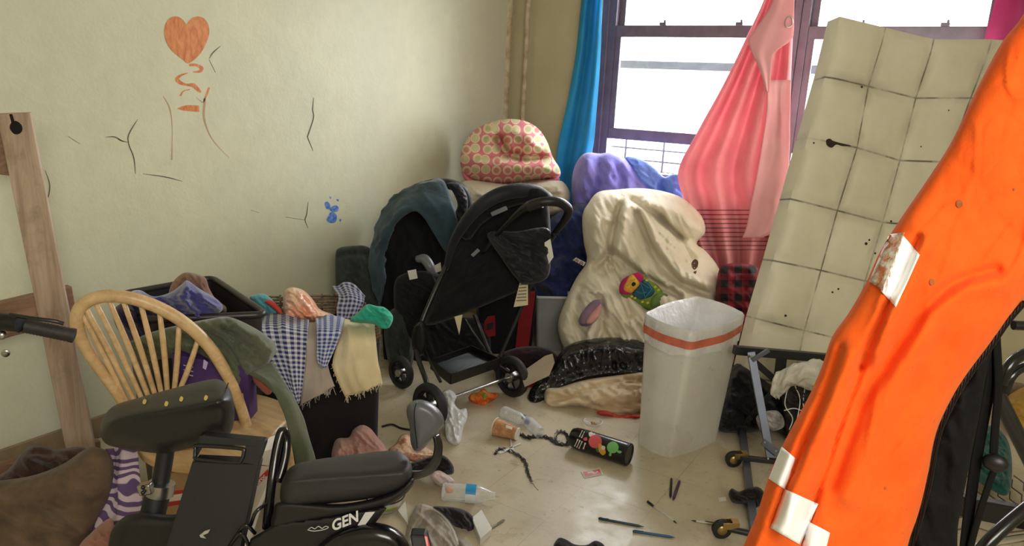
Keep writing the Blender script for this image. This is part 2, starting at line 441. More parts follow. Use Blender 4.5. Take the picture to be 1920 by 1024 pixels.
struct(MB().box((WX0-.012, YB-.012, (WZ0+WZ1)/2), (.05, .025, WZ1-WZ0+.1)).build('trim_4', M_FRM2, bevel=.004))
struct(MB().box(((WX0+WX1)/2, YB-.03, WZ0-.015), (WX1-WX0+.1, .12, .03)).build('trim_5', M_FRM2, bevel=.005))
# guard outside the lower gap
M_GRD = mat('grey_iron', (120, 116, 118), .5)
g = thing('window_guard', 'thin iron guard bars outside the raised lower sash', 'window guard', (-1.2, YB+.16, WZ0))
for zz, r in ((1.21, .006), (1.13, .006), (1.055, .008)): MB().tube([(WX0+.07, YB+.16, zz), (WX1, YB+.16, zz)], r, 8).build('rail', M_GRD, g)
for k in range(8):
    x = -2.2+k*.29; MB().tube([(x, YB+.16, 1.0), (x, YB+.16, 1.275)], .008, 8).build('upright', M_GRD, g)
tag(MB().box((-1.2, YB+.35, 1.80), (2.7, .04, .055)).build('outside_rail', mat('weathered_rail', (66, 70, 74), .8, col2=(48, 50, 54), vs=30), bevel=.006),
    'weathered grey rail crossing outside behind the window panes', 'rail')
# ------------------------------------------------------------------ paint and cracks on the left wall
def wl(px, py): return WL(px, py, .0006)
M_OR = NT('orange_paint'); s = M_OR
mp = s.add('ShaderNodeMapping'); mp.inputs['Scale'].default_value = (1, 2.2, .7); mp.inputs['Rotation'].default_value = (R(28), 0, 0); s.l.new(s.coords(), mp.inputs['Vector'])
s.color(s.mix(s.mapr(s.noise(26, 6, .7, mp.outputs[0]), .38, .66), lin((226, 150, 84)), lin((196, 98, 40)))); s.b.inputs['Roughness'].default_value = .45
M_OR = s.m
heart = [(350, 46), (343, 37), (332, 31), (320, 33), (311, 44), (308, 60), (311, 76), (318, 90), (330, 102), (343, 112), (352, 119), (364, 112), (376, 100), (386, 82), (392, 64), (391, 48), (384, 36), (374, 31), (362, 33), (354, 40)]
oh = flat([tuple(p) for p in cr(heart, 3, True)], wl, (.0008, 0, 0)).build('painted_heart', M_OR, wall_l, smooth=0); lab(oh, 'orange balloon heart brushed on the wall')
def stroke(pts, wd, f, name, m, parent, nrm, sm=6):
    P = cr(pts, sm); n = len(P); L, Rr = [], []
    wds = wd if isinstance(wd, list) else [wd]*len(pts); W = [float(x[0]) for x in cr([(x,) for x in wds], sm)]
    for i in range(n):
        a, b = P[max(i-1, 0)], P[min(i+1, n-1)]; t = (b-a)/max(np.hypot(*(b-a)), 1e-6); q = np.array((-t[1], t[0]))*W[i]/2
        L.append(P[i]+q); Rr.append(P[i]-q)
    mb = MB(); vs = [f(*p) for p in L]+[f(*p) for p in Rr]
    mb.add(vs, [(i, i+1, n+i+1, n+i) for i in range(n-1)])
    return mb.build(name, m, parent, smooth=0, fixn=False)
sq = [[(355, 122), (368, 122), (378, 128), (374, 134), (362, 135)], [(352, 137), (340, 141), (332, 148), (338, 155), (350, 159), (362, 160), (370, 167), (377, 173)], [(356, 168), (344, 171), (338, 180)], [(392, 164), (388, 176), (384, 186)]]
for q, wd in zip(sq, ([5, 5, 7, 5, 2], [2, 4, 7, 7, 4, 8, 7, 4], [1.5, 2, 4], [4, 4, 2])):
    stroke(q, wd, wl, 'painted_string', M_OR, wall_l, None)
flat([(332, 204), (342, 199), (352, 197), (373, 198), (374, 210), (360, 209), (342, 207)], wl, (.0008, 0, 0)).build('painted_bar', M_OR, wall_l, smooth=0)
M_OR2 = mat('faint_orange_stain', (196, 164, 120), .6)
stroke([(368, 183), (380, 192), (384, 186), (382, 215), (386, 235), (396, 258), (412, 278), (430, 296)], [1, 2, 4, 4, 3, 2, 1.5, 1], wl, 'paint_drip', M_OR2, wall_l, None)
stroke([(306, 180), (317, 200), (322, 225), (323, 260), (322, 300)], [1, 2.5, 1.5, 1, 3], wl, 'paint_drip', M_OR2, wall_l, None)
M_BL = mat('blue_paint', (46, 92, 190), .5, col2=(120, 160, 215), vs=60, var=.4)
for q in ([(609, 381), (614, 378), (619, 384), (618, 392), (612, 391)], [(618, 391), (628, 385), (635, 389), (632, 397), (622, 397)], [(620, 398), (627, 399), (632, 407), (628, 417), (618, 418), (612, 412), (616, 405)], [(617, 369), (621, 369), (620, 373)], [(630, 374), (635, 374), (634, 378)], [(636, 412), (640, 411), (638, 416)]):
    flat([tuple(p) for p in cr(q, 3, True)], wl, (.0008, 0, 0)).build('blue_paint_smudge', M_BL, wall_l, smooth=0)
M_CR = mat('wall_crack', (110, 104, 86), .9); M_CRL = mat('flaked_edge', (232, 230, 205), .8)
cracks = [[(258, 224), (246, 243), (240, 258), (243, 275), (251, 296), (254, 326)], [(198, 257), (215, 257), (228, 264), (240, 267)], [(588, 183), (586, 205), (588, 220), (578, 252), (577, 258), (587, 283)], [(578, 378), (575, 402), (572, 413), (578, 428)], [(85, 320), (93, 345), (91, 367), (84, 381)], [(535, 407), (572, 413)], [(470, 394), (486, 399)], [(128, 256), (150, 270)], [(268, 326), (310, 332), (342, 340)], [(392, 110), (400, 98), (414, 86)], [(392, 112), (404, 136)]]
for q in cracks:
    stroke(q, [.8]+[2.2]*(len(q)-2)+[.8], wl, 'crack', M_CR, wall_l, None)
    stroke([(x+2, y+1.5) for x, y in q], [.4]+[1.2]*(len(q)-2)+[.4], wl, 'crack', M_CRL, wall_l, None)
# ------------------------------------------------------------------ surface lookup
from mathutils.bvhtree import BVHTree
def tree(mb): return BVHTree.FromPolygons(mb.v, mb.f)
def hit(t, px, py, off=.003):
    r = ray(px, py).normalized(); h = t.ray_cast(CAM, r)
    return CAM+r*(h[3]-off) if h[0] is not None else None
def onto(t, off=.003, d=4.):
    return lambda x, y: (hit(t, x, y, off) or D(x, y, d))
def decal(t, poly, name, m, parent, off=.003, sm=3, d=4.):
    """small flat patch lying on a surface (fan)"""
    P = [tuple(p) for p in cr(poly, sm, True)] if sm else poly
    f = onto(t, off, d); cx = sum(p[0] for p in P)/len(P); cy = sum(p[1] for p in P)/len(P)
    ring2 = [((p[0]+cx)/2, (p[1]+cy)/2) for p in P]; n = len(P); mb = MB()
    mb.add([f(*p) for p in P]+[f(*p) for p in ring2]+[f(cx, cy)], [(i, (i+1) % n, n+(i+1) % n, n+i) for i in range(n)]+[(n+i, n+(i+1) % n, 2*n) for i in range(n)])
    return mb.build(name, m, parent, smooth=180, fixn=False)
M_BLACK = mat('black_plastic', (20, 19, 21), .42, bump=.05)
M_BLKM = mat('black_painted_metal', (24, 23, 27), .3, spec=.6)
M_STEEL = mat('steel', (190, 188, 184), .28, metal=1.)
M_WHITE = mat('white_plastic', (232, 230, 228), .4)
M_PAPER = mat('white_paper', (228, 224, 214), .8)
# ------------------------------------------------------------------ futon mattress
s = NT('cream_vinyl'); uvs_ = s.add('ShaderNodeSeparateXYZ'); s.l.new(s.coords('UV'), uvs_.inputs[0])
ln = []
for ax in 'XY':
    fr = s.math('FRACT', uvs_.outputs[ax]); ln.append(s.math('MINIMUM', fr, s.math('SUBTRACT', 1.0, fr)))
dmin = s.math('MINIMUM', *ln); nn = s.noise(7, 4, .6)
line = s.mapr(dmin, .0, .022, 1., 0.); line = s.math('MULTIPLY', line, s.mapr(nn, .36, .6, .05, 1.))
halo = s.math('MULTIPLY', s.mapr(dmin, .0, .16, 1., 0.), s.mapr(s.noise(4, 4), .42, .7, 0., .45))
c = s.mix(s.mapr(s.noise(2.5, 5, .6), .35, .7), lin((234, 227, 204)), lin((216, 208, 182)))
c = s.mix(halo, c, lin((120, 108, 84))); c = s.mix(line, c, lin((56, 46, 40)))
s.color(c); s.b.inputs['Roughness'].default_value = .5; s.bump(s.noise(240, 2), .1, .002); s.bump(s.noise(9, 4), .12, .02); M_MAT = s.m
mrows = [[(1577, 29), (1663, 50), (1754, 72), (1863, 72), (1965, 80)], [(1549, 143), (1628, 162), (1717, 184), (1820, 184), (1925, 190)],
         [(1516, 258), (1607, 277), (1687, 301), (1775, 304), (1885, 312)], [(1484, 373), (1570, 395), (1655, 417), (1745, 425), (1850, 432)],
         [(1451, 489), (1539, 507), (1622, 527), (1712, 540), (1815, 550)], [(1419, 598), (1508, 620), (1594, 640), (1680, 655), (1780, 668)],
         [(1392, 705), (1486, 722), (1572, 745), (1658, 765), (1752, 780)], [(1376, 786), (1468, 800), (1556, 826), (1642, 846), (1736, 866)]]
mdep = [3.86, 3.80, 3.74, 3.68, 3.62, 3.57, 3.53, 3.50]
S = 10; nr, nc = len(mrows), len(mrows[0])
cg = [[np.array(tuple(D(*mrows[i][j], mdep[i]+.02*j))) for j in range(nc)] for i in range(nr)]
def bil(i, j, u, v): return (cg[i][j]*(1-u)+cg[i][j+1]*u)*(1-v)+(cg[i+1][j]*(1-u)+cg[i+1][j+1]*u)*v
front, back, uv = {}, {}, {}
mn = (hd*.96+UP*-.18+rt*.08).normalized()
for a in range((nr-1)*S+1):
    i = min(a//S, nr-2); v = a/S-i
    for b in range((nc-1)*S+1):
        j = min(b//S, nc-2); u = b/S-j; p = Vector(bil(i, j, u, v))
        puff = .015*(max(4*u*(1-u), 0)**.5)*(max(4*v*(1-v), 0)**.5)
        dl = b; e = min(b, a, (nc-1)*S-b, (nr-1)*S-a)/4; edge = .018*max(0, 1-e)**2
        front[a, b] = p-mn*(puff-edge); back[a, b] = p+mn*(.13-edge)-rt*.028; uv[a, b] = (min(max(j+u, .13), nc-1.13), min(max(i+v, .13), nr-1.13))
mb = MB(); NA, NB = (nr-1)*S+1, (nc-1)*S+1; ix = {}
for a in range(NA):
    for b in range(NB): ix[a, b, 0] = len(mb.v); mb.v.append(front[a, b])
for a in range(NA):
    for b in range(NB): ix[a, b, 1] = len(mb.v); mb.v.append(back[a, b])
for a in range(NA-1):
    for b in range(NB-1):
        mb.f.append([ix[a, b, 0], ix[a+1, b, 0], ix[a+1, b+1, 0], ix[a, b+1, 0]]); mb.f.append([ix[a, b, 1], ix[a, b+1, 1], ix[a+1, b+1, 1], ix[a+1, b, 1]])
for a in range(NA-1):
    for b in (0, NB-1): mb.f.append([ix[a, b, 0], ix[a+1, b, 0], ix[a+1, b, 1], ix[a, b, 1]])
for b in range(NB-1):
    for a in (0, NA-1): mb.f.append([ix[a, b, 0], ix[a, b+1, 0], ix[a, b+1, 1], ix[a, b, 1]])
mb.uv = [uv[a, b] for a in range(NA) for b in range(NB)]+[(u+.5 if 0 else u, v) for (u, v) in [uv[a, b] for a in range(NA) for b in range(NB)]]
mt = tree(mb)
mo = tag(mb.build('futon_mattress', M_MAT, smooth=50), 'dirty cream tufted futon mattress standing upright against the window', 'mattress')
M_DIRT = mat('dark_grime', (58, 44, 38), .8, var=.4, vs=60)
decal(mt, [(1549, 263), (1556, 260), (1562, 264), (1575, 268), (1596, 273), (1580, 274), (1568, 271), (1560, 277), (1551, 273)], 'torn_patch', M_DIRT, mo)
for x, y, r in ((1616, 163, 2.2), (1526, 268, 1.8), (1671, 415, 2), (1624, 457, 3), (1630, 450, 2), (1641, 475, 2), (1572, 542, 2), (1561, 548, 2), (1473, 592, 2.5), (1727, 275, 1.5), (1779, 207, 1.5)):
    decal(mt, [(x-r, y), (x, y-r), (x+r, y), (x, y+r)], 'burn_mark', M_DIRT, mo)
# ------------------------------------------------------------------ white waste bin
def rpoly(corners, k=6, r=.17, bulge=.022):
    C_ = [Vector(c) for c in corners]; n = len(C_); cen = sum(C_, Vector())/n; out = []
    for i in range(n):
        p, c, q = C_[i-1], C_[i], C_[(i+1) % n]; a = c+(p-c)*r; b = c+(q-c)*r
        for t in range(k+1):
            t /= k; out.append(a*(1-t)**2+c*2*t*(1-t)+b*t*t)
        e0, e1 = b, q+(c-q)*r
        for t in (.25, .5, .75):
            m = e0.lerp(e1, t); out.append(m+(m-cen).normalized()*bulge*math.sin(PI*t))
    return out
BH = .585
rim = [G(1204, 589, BH), G(1308, 556, BH), G(1401, 590, BH), G(1300, 626, BH)]
bf, bl, br = G(1256, 860), G(1193, 832), G(1346, 826); base = [bl, bl+br-bf, br, bf]
def loop_mesh(loops, cap0=False, cap1=False):
    mb = MB(); n = len(loops[0])
    for l in loops: mb.v += l
    for i in range(len(loops)-1):
        for k in range(n): j = (k+1) % n; mb.f.append([i*n+k, i*n+j, (i+1)*n+j, (i+1)*n+k])
    if cap0: mb.f.append(list(range(n))[::-1])
    if cap1: mb.f.append([(len(loops)-1)*n+k for k in range(n)])
    return mb
LB, LR = rpoly(base, r=.11, bulge=.012), rpoly(rim, r=.14)
def lay(t, inset=0.):
    l = [a.lerp(b, t) for a, b in zip(LB, LR)]; c = sum(l, Vector())/len(l)
    return [p-(p-c).normalized()*inset for p in l]
s = NT('scuffed_white_plastic'); c = s.mix(s.mapr(s.noise(3, 5, .6), .4, .7), lin((222, 220, 214)), lin((202, 197, 188)))
c = s.mix(s.math('MULTIPLY', s.mapr(s.noise(22, 5, .75), .58, .75), .45), c, lin((150, 140, 128))); s.color(c); s.b.inputs['Roughness'].default_value = .38; s.bump(s.noise(60, 2), .05, .003); M_BIN = s.m
bin_ = thing('waste_bin', 'tall white plastic waste bin with a red drawstring liner over its rim', 'waste bin', sum(base, Vector())/4)
loops = [lay(0, .02), lay(0), lay(.02, -.001)]+[lay(t) for t in (.25, .5, .75, .97)]+[lay(1.0, .004), lay(1.0, .009), lay(.6, .009), lay(.03, .01)]
loop_mesh(loops, True, True).build('body', M_BIN, bin_, smooth=50)
M_LINER = mat('white_liner_film', (236, 234, 236), .35, bump=.5, bs=18, bd=.02)
def wob(l, a, sd, z=0):
    return [p+(p-sum(l, Vector())/len(l)).normalized()*a*nz(p.x*25, p.y*25, sd)+V(0, 0, z*nz(p.x*14+3, p.y*14, sd)) for p in l]
loops = [wob(lay(.80, -.006), .004, 1, .02), wob(lay(.86, -.006), .003, 2), lay(.95, -.006), lay(.995, -.005), [p+V(0, 0, .006) for p in lay(1.0, .003)], lay(.99, .013), wob(lay(.7, .016), .006, 4), wob(lay(.3, .018), .006, 5)]
loop_mesh(loops).build('bin_liner', M_LINER, bin_, smooth=60)
M_RED = mat('red_drawstring', (226, 120, 96), .5, var=.25, vs=18)
loop_mesh([wob(lay(.868, -.0085), .001, 2), wob(lay(.90, -.0088), .001, 2), wob(lay(.93, -.0085), .001, 2)]).build('drawstring', M_RED, bin_, smooth=60)
# ------------------------------------------------------------------ curtains
M_BLUEC = cloth('blue_curtain_cloth', (54, 176, 224), (76, 194, 234), .7, wr=.15, trans=.5)
rows = [(-170, 1118, 1141), (-10, 1092, 1130), (100, 1080, 1126), (200, 1062, 1119), (280, 1045, 1111), (330, 1046, 1090), (385, 1052, 1074)]
gb = [[WB(x0+(x1-x0)*t, y, .10+.05*math.sin(t*9+y*.004)) for t in (0, .2, .4, .6, .8, 1)] for y, x0, x1 in rows]
tag(sheet(gb, 5, 6, disp=lambda u, v: 0).build('curtain', M_BLUEC, smooth=180, solid=.003), 'bright blue curtain hanging gathered at the left edge of the windows', 'curtain')
def stripes_cloth(name, col, col2, line, period, v0, v1, trans=.3):
    s = NT(name); sp = s.add('ShaderNodeSeparateXYZ'); s.l.new(s.coords('UV'), sp.inputs[0])
    c = s.mix(s.mapr(s.noise(4, 4), .35, .65), lin(col), lin(col2))
    fr = s.math('FRACT', s.math('MULTIPLY', sp.outputs['Y'], 1/period)); f = s.math('LESS_THAN', fr, .22)
    f = s.math('MULTIPLY', f, s.math('MULTIPLY', s.math('GREATER_THAN', sp.outputs['Y'], v0), s.math('LESS_THAN', sp.outputs['Y'], v1)))
    c = s.mix(s.math('MULTIPLY', f, .8), c, lin(line)); s.color(c); s.b.inputs['Roughness'].default_value = .85; s.b.inputs['Specular IOR Level'].default_value = .2
    s.bump(s.noise(300, 2), .1, .002)
    t = s.add('ShaderNodeBsdfTranslucent'); s.l.new(c, t.inputs['Color']); mx = s.add('ShaderNodeMixShader'); mx.inputs[0].default_value = trans
    s.l.new(s.b.outputs[0], mx.inputs[1]); s.l.new(t.outputs[0], mx.inputs[2]); s.l.new(mx.outputs[0], s.n['Material Output'].inputs['Surface']); return s.m
rows = [(-190, 1492, 1508), (-20, 1440, 1488), (70, 1400, 1486), (160, 1356, 1482), (240, 1312, 1480), (320, 1272, 1478), (380, 1284, 1476), (440, 1300, 1470), (500, 1322, 1450), (560, 1340, 1420)]
ts = [i/18 for i in range(19)]
def cur_pt(y, x0, x1, t): return WB(x0+(x1-x0)*t, y, .30+.065*math.sin(t*21+.6)*min(1, (y+200)/350))
gp = [[cur_pt(y, x0, x1, t) for t in ts] for y, x0, x1 in rows]
M_PINK = stripes_cloth('pink_curtain_cloth', (216, 122, 136), (198, 102, 122), (92, 40, 52), .036, 0, 0)
pk_mb = sheet(gp, 4, 6); vmax = max(u[0] for u in pk_mb.uv)
M_PINK = stripes_cloth('pink_curtain_cloth', (240, 176, 180), (230, 154, 164), (96, 44, 58), .028, 0, 99)
# uv rows run along the first axis of the grid -> columns of the cloth
vs_ = [b for a, b in pk_mb.uv]; vmax = max(vs_)
for nd in M_PINK.node_tree.nodes:
    if nd.type == 'MATH' and nd.operation == 'GREATER_THAN': nd.inputs[1].default_value = vmax*.75
    if nd.type == 'MATH' and nd.operation == 'LESS_THAN' and nd.inputs[1].default_value > 50: nd.inputs[1].default_value = vmax*.865
pk = tag(pk_mb.build('curtain', M_PINK, smooth=180, solid=.003), 'pink curtain with dark stripes near its hem, gathered between the two windows', 'curtain')
M_PINK2 = cloth('pink_curtain_lining', (240, 184, 188), (230, 168, 176), .85, wr=.2, ws=6, trans=.25)
g2 = [[WB(x0+(x1-x0)*t, y, .40+.012*math.sin(t*5+y*.01)) for t in (0, .25, .5, .75, 1)] for y, x0, x1 in
      [(150, 1440, 1483), (220, 1436, 1481), (300, 1424, 1480), (380, 1408, 1474), (425, 1400, 1462), (446, 1392, 1430)]]
sheet(g2, 5, 6, wr=(.01, .12, 2)).build('front_fold', M_PINK2, pk, smooth=180, solid=.003)
g2 = [[WB(x0+(x1-x0)*t, y, .43+.01*math.sin(t*6)) for t in (0, .3, .6, 1)] for y, x0, x1 in [(-30, 1466, 1490), (20, 1440, 1489), (60, 1412, 1488), (76, 1403, 1482), (100, 1410, 1452), (130, 1424, 1446), (172, 1437, 1442)]]
sheet(g2, 5, 5).build('folded_heading', M_PINK2, pk, smooth=180, solid=.003)
c0 = WB(1479, 41, .445); mb = MB(); mb.tube([c0+rt*.021*math.cos(a)+UP*.03*math.sin(a) for a in [2*PI*i/20 for i in range(20)]], .004, 8, True); mb.build('grommet', M_STEEL, pk)
M_MAG = cloth('magenta_cloth', (206, 84, 140), (180, 64, 124), .8, wr=.2, trans=.3)
g3 = [[WB(x0+(x1-x0)*t, y, .10+.02*math.sin(t*14)) for t in [i/6 for i in range(7)]] for y, x0, x1 in [(-170, 1895, 2020), (0, 1866, 2010), (75, 1846, 2005), (200, 1838, 2000), (330, 1836, 1990)]]
tag(sheet(g3, 4, 5).build('curtain', M_MAG, smooth=180, solid=.003), 'magenta curtain at the far right window behind the mattress', 'curtain')
# ------------------------------------------------------------------ bedding heap under the window
M_PERI = cloth('periwinkle_cloth', (146, 138, 222), (122, 114, 204), .8, wr=.45, ws=12, sheen=.3)
ob = inflate([(1073, 395), (1072, 340), (1080, 306), (1098, 287), (1125, 288), (1150, 286), (1176, 300), (1200, 318), (1222, 335), (1238, 356), (1240, 460), (1230, 570), (1130, 572), (1085, 470)],
             lind(286, 5.05, 572, 5.05), .2, .15, cre=14, wr=(.034, 34, 70, 2.6), folds=[([(1120, 295), (1122, 330), (1112, 380)], 7, -.05), ([(1150, 300), (1165, 330), (1160, 356)], 8, -.04), ([(1180, 312), (1200, 340)], 6, -.03), ([(1100, 300), (1095, 350)], 8, .03)])
tag(ob.build('comforter', M_PERI, smooth=180), 'periwinkle purple comforter bunched up below the window', 'comforter')
M_SKYB = cloth('cornflower_cloth', (120, 148, 230), (96, 124, 212), .8, wr=.4, ws=9)
ob = inflate([(1170, 300), (1185, 294), (1210, 302), (1232, 318), (1246, 332), (1262, 326), (1276, 330), (1282, 370), (1270, 410), (1200, 400), (1172, 350)], lambda x, y: (WB(x, y, .1)-CAM).dot(hd)-.14, .08, .08, wr=(.03, 30, 30, 2), folds=[([(1245, 330), (1240, 350), (1245, 370)], 6, -.05)])
tag(ob.build('blanket', M_SKYB, smooth=180), 'cornflower blue blanket behind the purple comforter on the sill', 'blanket')
M_NAVY = cloth('navy_cloth', (50, 60, 112), (30, 36, 72), .8, wr=.5, ws=14)
ob = inflate([(1015, 440), (1032, 410), (1062, 392), (1095, 380), (1125, 395), (1130, 460), (1118, 520), (1105, 600), (1060, 618), (1012, 610), (1000, 540), (1003, 490)], lind(380, 4.85, 618, 4.72), .2, .2, cre=14, wr=(.045, 36, 60, 2.4), folds=[([(1090, 480), (1050, 475), (1015, 492)], 8, -.06), ([(1080, 400), (1050, 440), (1020, 460)], 9, .03), ([(1070, 420), (1045, 455)], 6, -.03)])
tag(ob.build('comforter', M_NAVY, smooth=180), 'navy blue comforter crammed between stroller handle and white comforter', 'comforter')
M_CREAM = cloth('off_white_cotton', (242, 233, 214), (228, 216, 192), .85, wr=.55, ws=11, sheen=.2)
def dwhite(x, y): return 4.72-(y-357)*.0019
WC = [(1092, 405), (1104, 380), (1122, 360), (1160, 355), (1200, 353), (1240, 358), (1275, 369), (1300, 388), (1318, 410), (1322, 436), (1306, 456), (1322, 470), (1345, 498), (1356, 532), (1350, 566), (1330, 600), (1310, 660), (1250, 700), (1140, 704), (1080, 690), (1056, 650), (1046, 612), (1056, 574), (1080, 522), (1100, 490), (1094, 452)]
ob = inflate(WC, dwhite, .24, .16, rim=70, step=3.0, cre=20, wr=(.042, 44, 60, 3.2), folds=[
    ([(1196, 400), (1212, 440), (1238, 490), (1276, 530), (1346, 556)], 8, -0.145), ([(1204, 396), (1224, 440), (1250, 482), (1290, 520), (1340, 536)], 14, 0.085),
    ([(1149, 472), (1180, 500), (1216, 525), (1274, 556)], 7, -0.128), ([(1162, 385), (1150, 430), (1140, 475), (1112, 500)], 7, -0.136), ([(1176, 388), (1166, 430), (1160, 468)], 11, 0.085),
    ([(1185, 374), (1230, 404), (1270, 440), (1302, 452)], 6, -0.102), ([(1240, 408), (1274, 445), (1300, 486)], 6, -0.085), ([(1215, 380), (1260, 392), (1300, 420)], 12, 0.085),
    ([(1118, 385), (1112, 430), (1118, 480)], 14, 0.068), ([(1120, 505), (1160, 545), (1180, 590)], 9, -0.102), ([(1150, 500), (1175, 520), (1215, 570)], 16, -0.170), ([(1085, 540), (1075, 600), (1088, 640)], 9, -0.068), ([(1125, 560), (1130, 600), (1120, 640)], 8, -0.085)])
wt = tree(ob)
wc = tag(ob.build('comforter', M_CREAM, smooth=180), 'big stained off-white comforter heaped below the pink curtain', 'comforter')
M_STAIN = mat('brown_stain', (104, 74, 56), .9, var=.5, vs=60)
decal(wt, [(1297, 492), (1303, 486), (1309, 490), (1308, 500), (1302, 506), (1297, 500)], 'stain', M_STAIN, wc)
decal(wt, [(1300, 510), (1306, 508), (1304, 514)], 'stain', M_STAIN, wc)
tg = MB().prism([D(1074, 488, 4.38), D(1080, 483, 4.38), D(1098, 492, 4.36), D(1094, 499, 4.36)], hd*.002).build('fabric_tag', M_PAPER, wc, smooth=0)
M_TGT = mat('brown_print', (120, 74, 58), .8)
for q in ((1081, 489), (1090, 494)):
    c0 = D(*q, 4.355)
    MB().tube([c0+CX*.010*math.cos(a)+CU*.010*math.sin(a) for a in [2*PI*i/14 for i in range(14)]], .0022, 6, True).ball(c0, .004).build('printed_ring', M_TGT, tg)
# nursing pillow with ring print
s = NT('pink_ring_print'); vo = s.add('ShaderNodeTexVoronoi'); vo.inputs['Scale'].default_value = 14.5; vo.inputs['Randomness'].default_value = .35; s.l.new(s.coords('UV'), vo.inputs['Vector']); vo.voronoi_dimensions = '2D'
r_ = s.add('ShaderNodeValToRGB'); e = r_.color_ramp; e.interpolation = 'CONSTANT'
e.elements[0].position = 0; e.elements[0].color = lin((216, 206, 166)); e.elements[1].position = .47; e.elements[1].color = lin((222, 132, 138))
for pos, col in ((.30, (226, 196, 160)), (.36, (240, 216, 190)),): q = e.elements.new(pos); q.color = lin(col)
s.l.new(vo.outputs['Distance'], r_.inputs[0]); 
f = s.math('MULTIPLY', s.math('LESS_THAN', vo.outputs['Distance'], .27), s.math('GREATER_THAN', s.noise(19, 1, .5), .5))
vc = s.add('ShaderNodeSeparateXYZ'); s.l.new(vo.outputs['Color'], vc.inputs[0])
f = s.math('MULTIPLY', s.math('LESS_THAN', vo.outputs['Distance'], .26), s.math('GREATER_THAN', vc.outputs[0], .45))
s.color(s.mix(f, r_.outputs[0], s.mix(s.math('GREATER_THAN', vc.outputs[1], .5), lin((220, 138, 140)), lin((190, 186, 140)))))
s.b.inputs['Roughness'].default_value = .9; s.bump(s.noise(9, 3), .3, .03); M_RING = s.m
NP = [(863, 305), (868, 275), (884, 250), (912, 232), (950, 223), (985, 227), (1010, 242), (1026, 266), (1036, 294), (1050, 318), (1046, 334), (1010, 338), (960, 344), (910, 344), (874, 332)]
ob = inflate(NP, 5.12, .18, .12, rim=46, wr=(.012, 40, 20, 1.5), uvs=5.1, folds=[([(935, 262), (950, 286), (985, 296), (1032, 292)], 9, -.20), ([(900, 290), (950, 292)], 7, -.05), ([(870, 300), (910, 306), (970, 312), (1040, 318)], 20, .09), ([(900, 250), (950, 240), (1000, 258)], 18, .05), ([(975, 270), (970, 296)], 9, -.06)])
npil = tag(ob.build('nursing_pillow', M_RING, smooth=180), 'round pink nursing pillow with ring print on the white pillow in the corner', 'pillow')
M_PNK = cloth('rose_piping', (222, 116, 140), rough=.85, wr=.2)
inflate([(866, 322), (885, 336), (912, 345), (960, 346), (1010, 340), (1047, 334), (1042, 343), (1000, 349), (950, 354), (905, 354), (876, 342)], 5.04, .06, .1, rim=7, step=2.4).build('underside', M_PNK, npil, smooth=180)
M_PIL = cloth('dingy_white_pillowcase', (214, 204, 186), (192, 180, 158), .9, wr=.35, ws=8)
ob = inflate([(862, 350), (880, 338), (960, 346), (1040, 338), (1062, 348), (1068, 372), (1050, 402), (960, 412), (880, 404), (864, 375)], 5.0, .2, .2, wr=(.03, 40, 10, 2))
tag(ob.build('pillow', M_PIL, smooth=180), 'dingy white pillow squashed under the pink nursing pillow', 'pillow')

bn = tree(loop_mesh([lay(0), lay(.5), lay(1.0)])); M_SCF = mat('black_scuff', (50, 44, 42), .7)
for q in ([(1273, 648), (1276, 648), (1276, 662), (1274, 663)], [(1277, 656), (1281, 655), (1281, 657), (1277, 658)], [(1283, 657), (1285, 656), (1285, 659), (1283, 659)]): decal(bn, q, 'scuff_mark', M_SCF, bin_, .004, 0)
# ------------------------------------------------------------------ strollers by the corner
M_BF = cloth('black_stroller_fabric', (25, 25, 30), (18, 18, 22), .75, wr=.35, ws=12, sheen=.1)
M_BF2 = cloth('worn_black_nylon', (42, 42, 50), (30, 30, 36), .5, wr=.4, ws=10, sheen=.1)
M_RUB = mat('black_rubber', (34, 33, 34), .65, bump=.1, bs=80)
M_DTEAL = cloth('dark_teal_denim', (62, 84, 96), (40, 56, 66), .85, wr=.45, ws=16, sheen=.2)
M_GREEN = cloth('dark_grey_green_cloth', (62, 68, 66), (44, 50, 50), .85, wr=.4, ws=14)
def wheel(c, ax, r, wd, root, hubm=M_STEEL, spokes=5):
    c = Vector(c); ax = Vector(ax).normalized(); n = ax.cross(UP).normalized(); b = n.cross(ax)
    k = wd/2; mb = MB()
    mb.lathe([(r*.70, -k*.7), (r*.88, -k), (r*.97, -k*.6), (r, 0), (r*.97, k*.6), (r*.88, k), (r*.70, k*.7), (r*.70, -k*.7)], c, ax, 36, cap=(False, False))
    w_ = mb.build('wheel', M_RUB, root, smooth=50); mb = MB()
    mb.lathe([(r*.72, -k*.4), (r*.72, k*.4), (r*.60, k*.4), (r*.60, -k*.4), (r*.72, -k*.4)], c, ax, 30, cap=(False, False))
    for i in range(spokes):
        a = 2*PI*i/spokes+.3; e = c+(n*math.cos(a)+b*math.sin(a))*r*.65; mb.bar(c, e, k*.5, r*.26, ax)
    mb.build('rim', M_BLACK, w_, smooth=30); mb = MB()
    mb.lathe([(0.001, -k*1.2), (r*.22, -k*1.15), (r*.26, -k*.8), (r*.26, k*.8), (r*.22, k*1.15), (.001, k*1.2)], c, ax, 20)
    mb.build('hub', hubm, w_); return w_
WRr = .112
wl_c, wr_c = G(806, 761, WRr), G(960, 706, WRr); axd = (wr_c-wl_c).normalized()
st = thing('stroller', 'folding black stroller seen from behind with an empty mesh tray between its wheels', 'stroller', V((wl_c.x+wr_c.x)/2, (wl_c.y+wr_c.y)/2, 0))
wheel(wl_c, axd, WRr, .05, st); wheel(wr_c, axd, WRr, .05, st)
MB().tube([wl_c, wr_c], .009, 12).build('axle', M_STEEL, st)
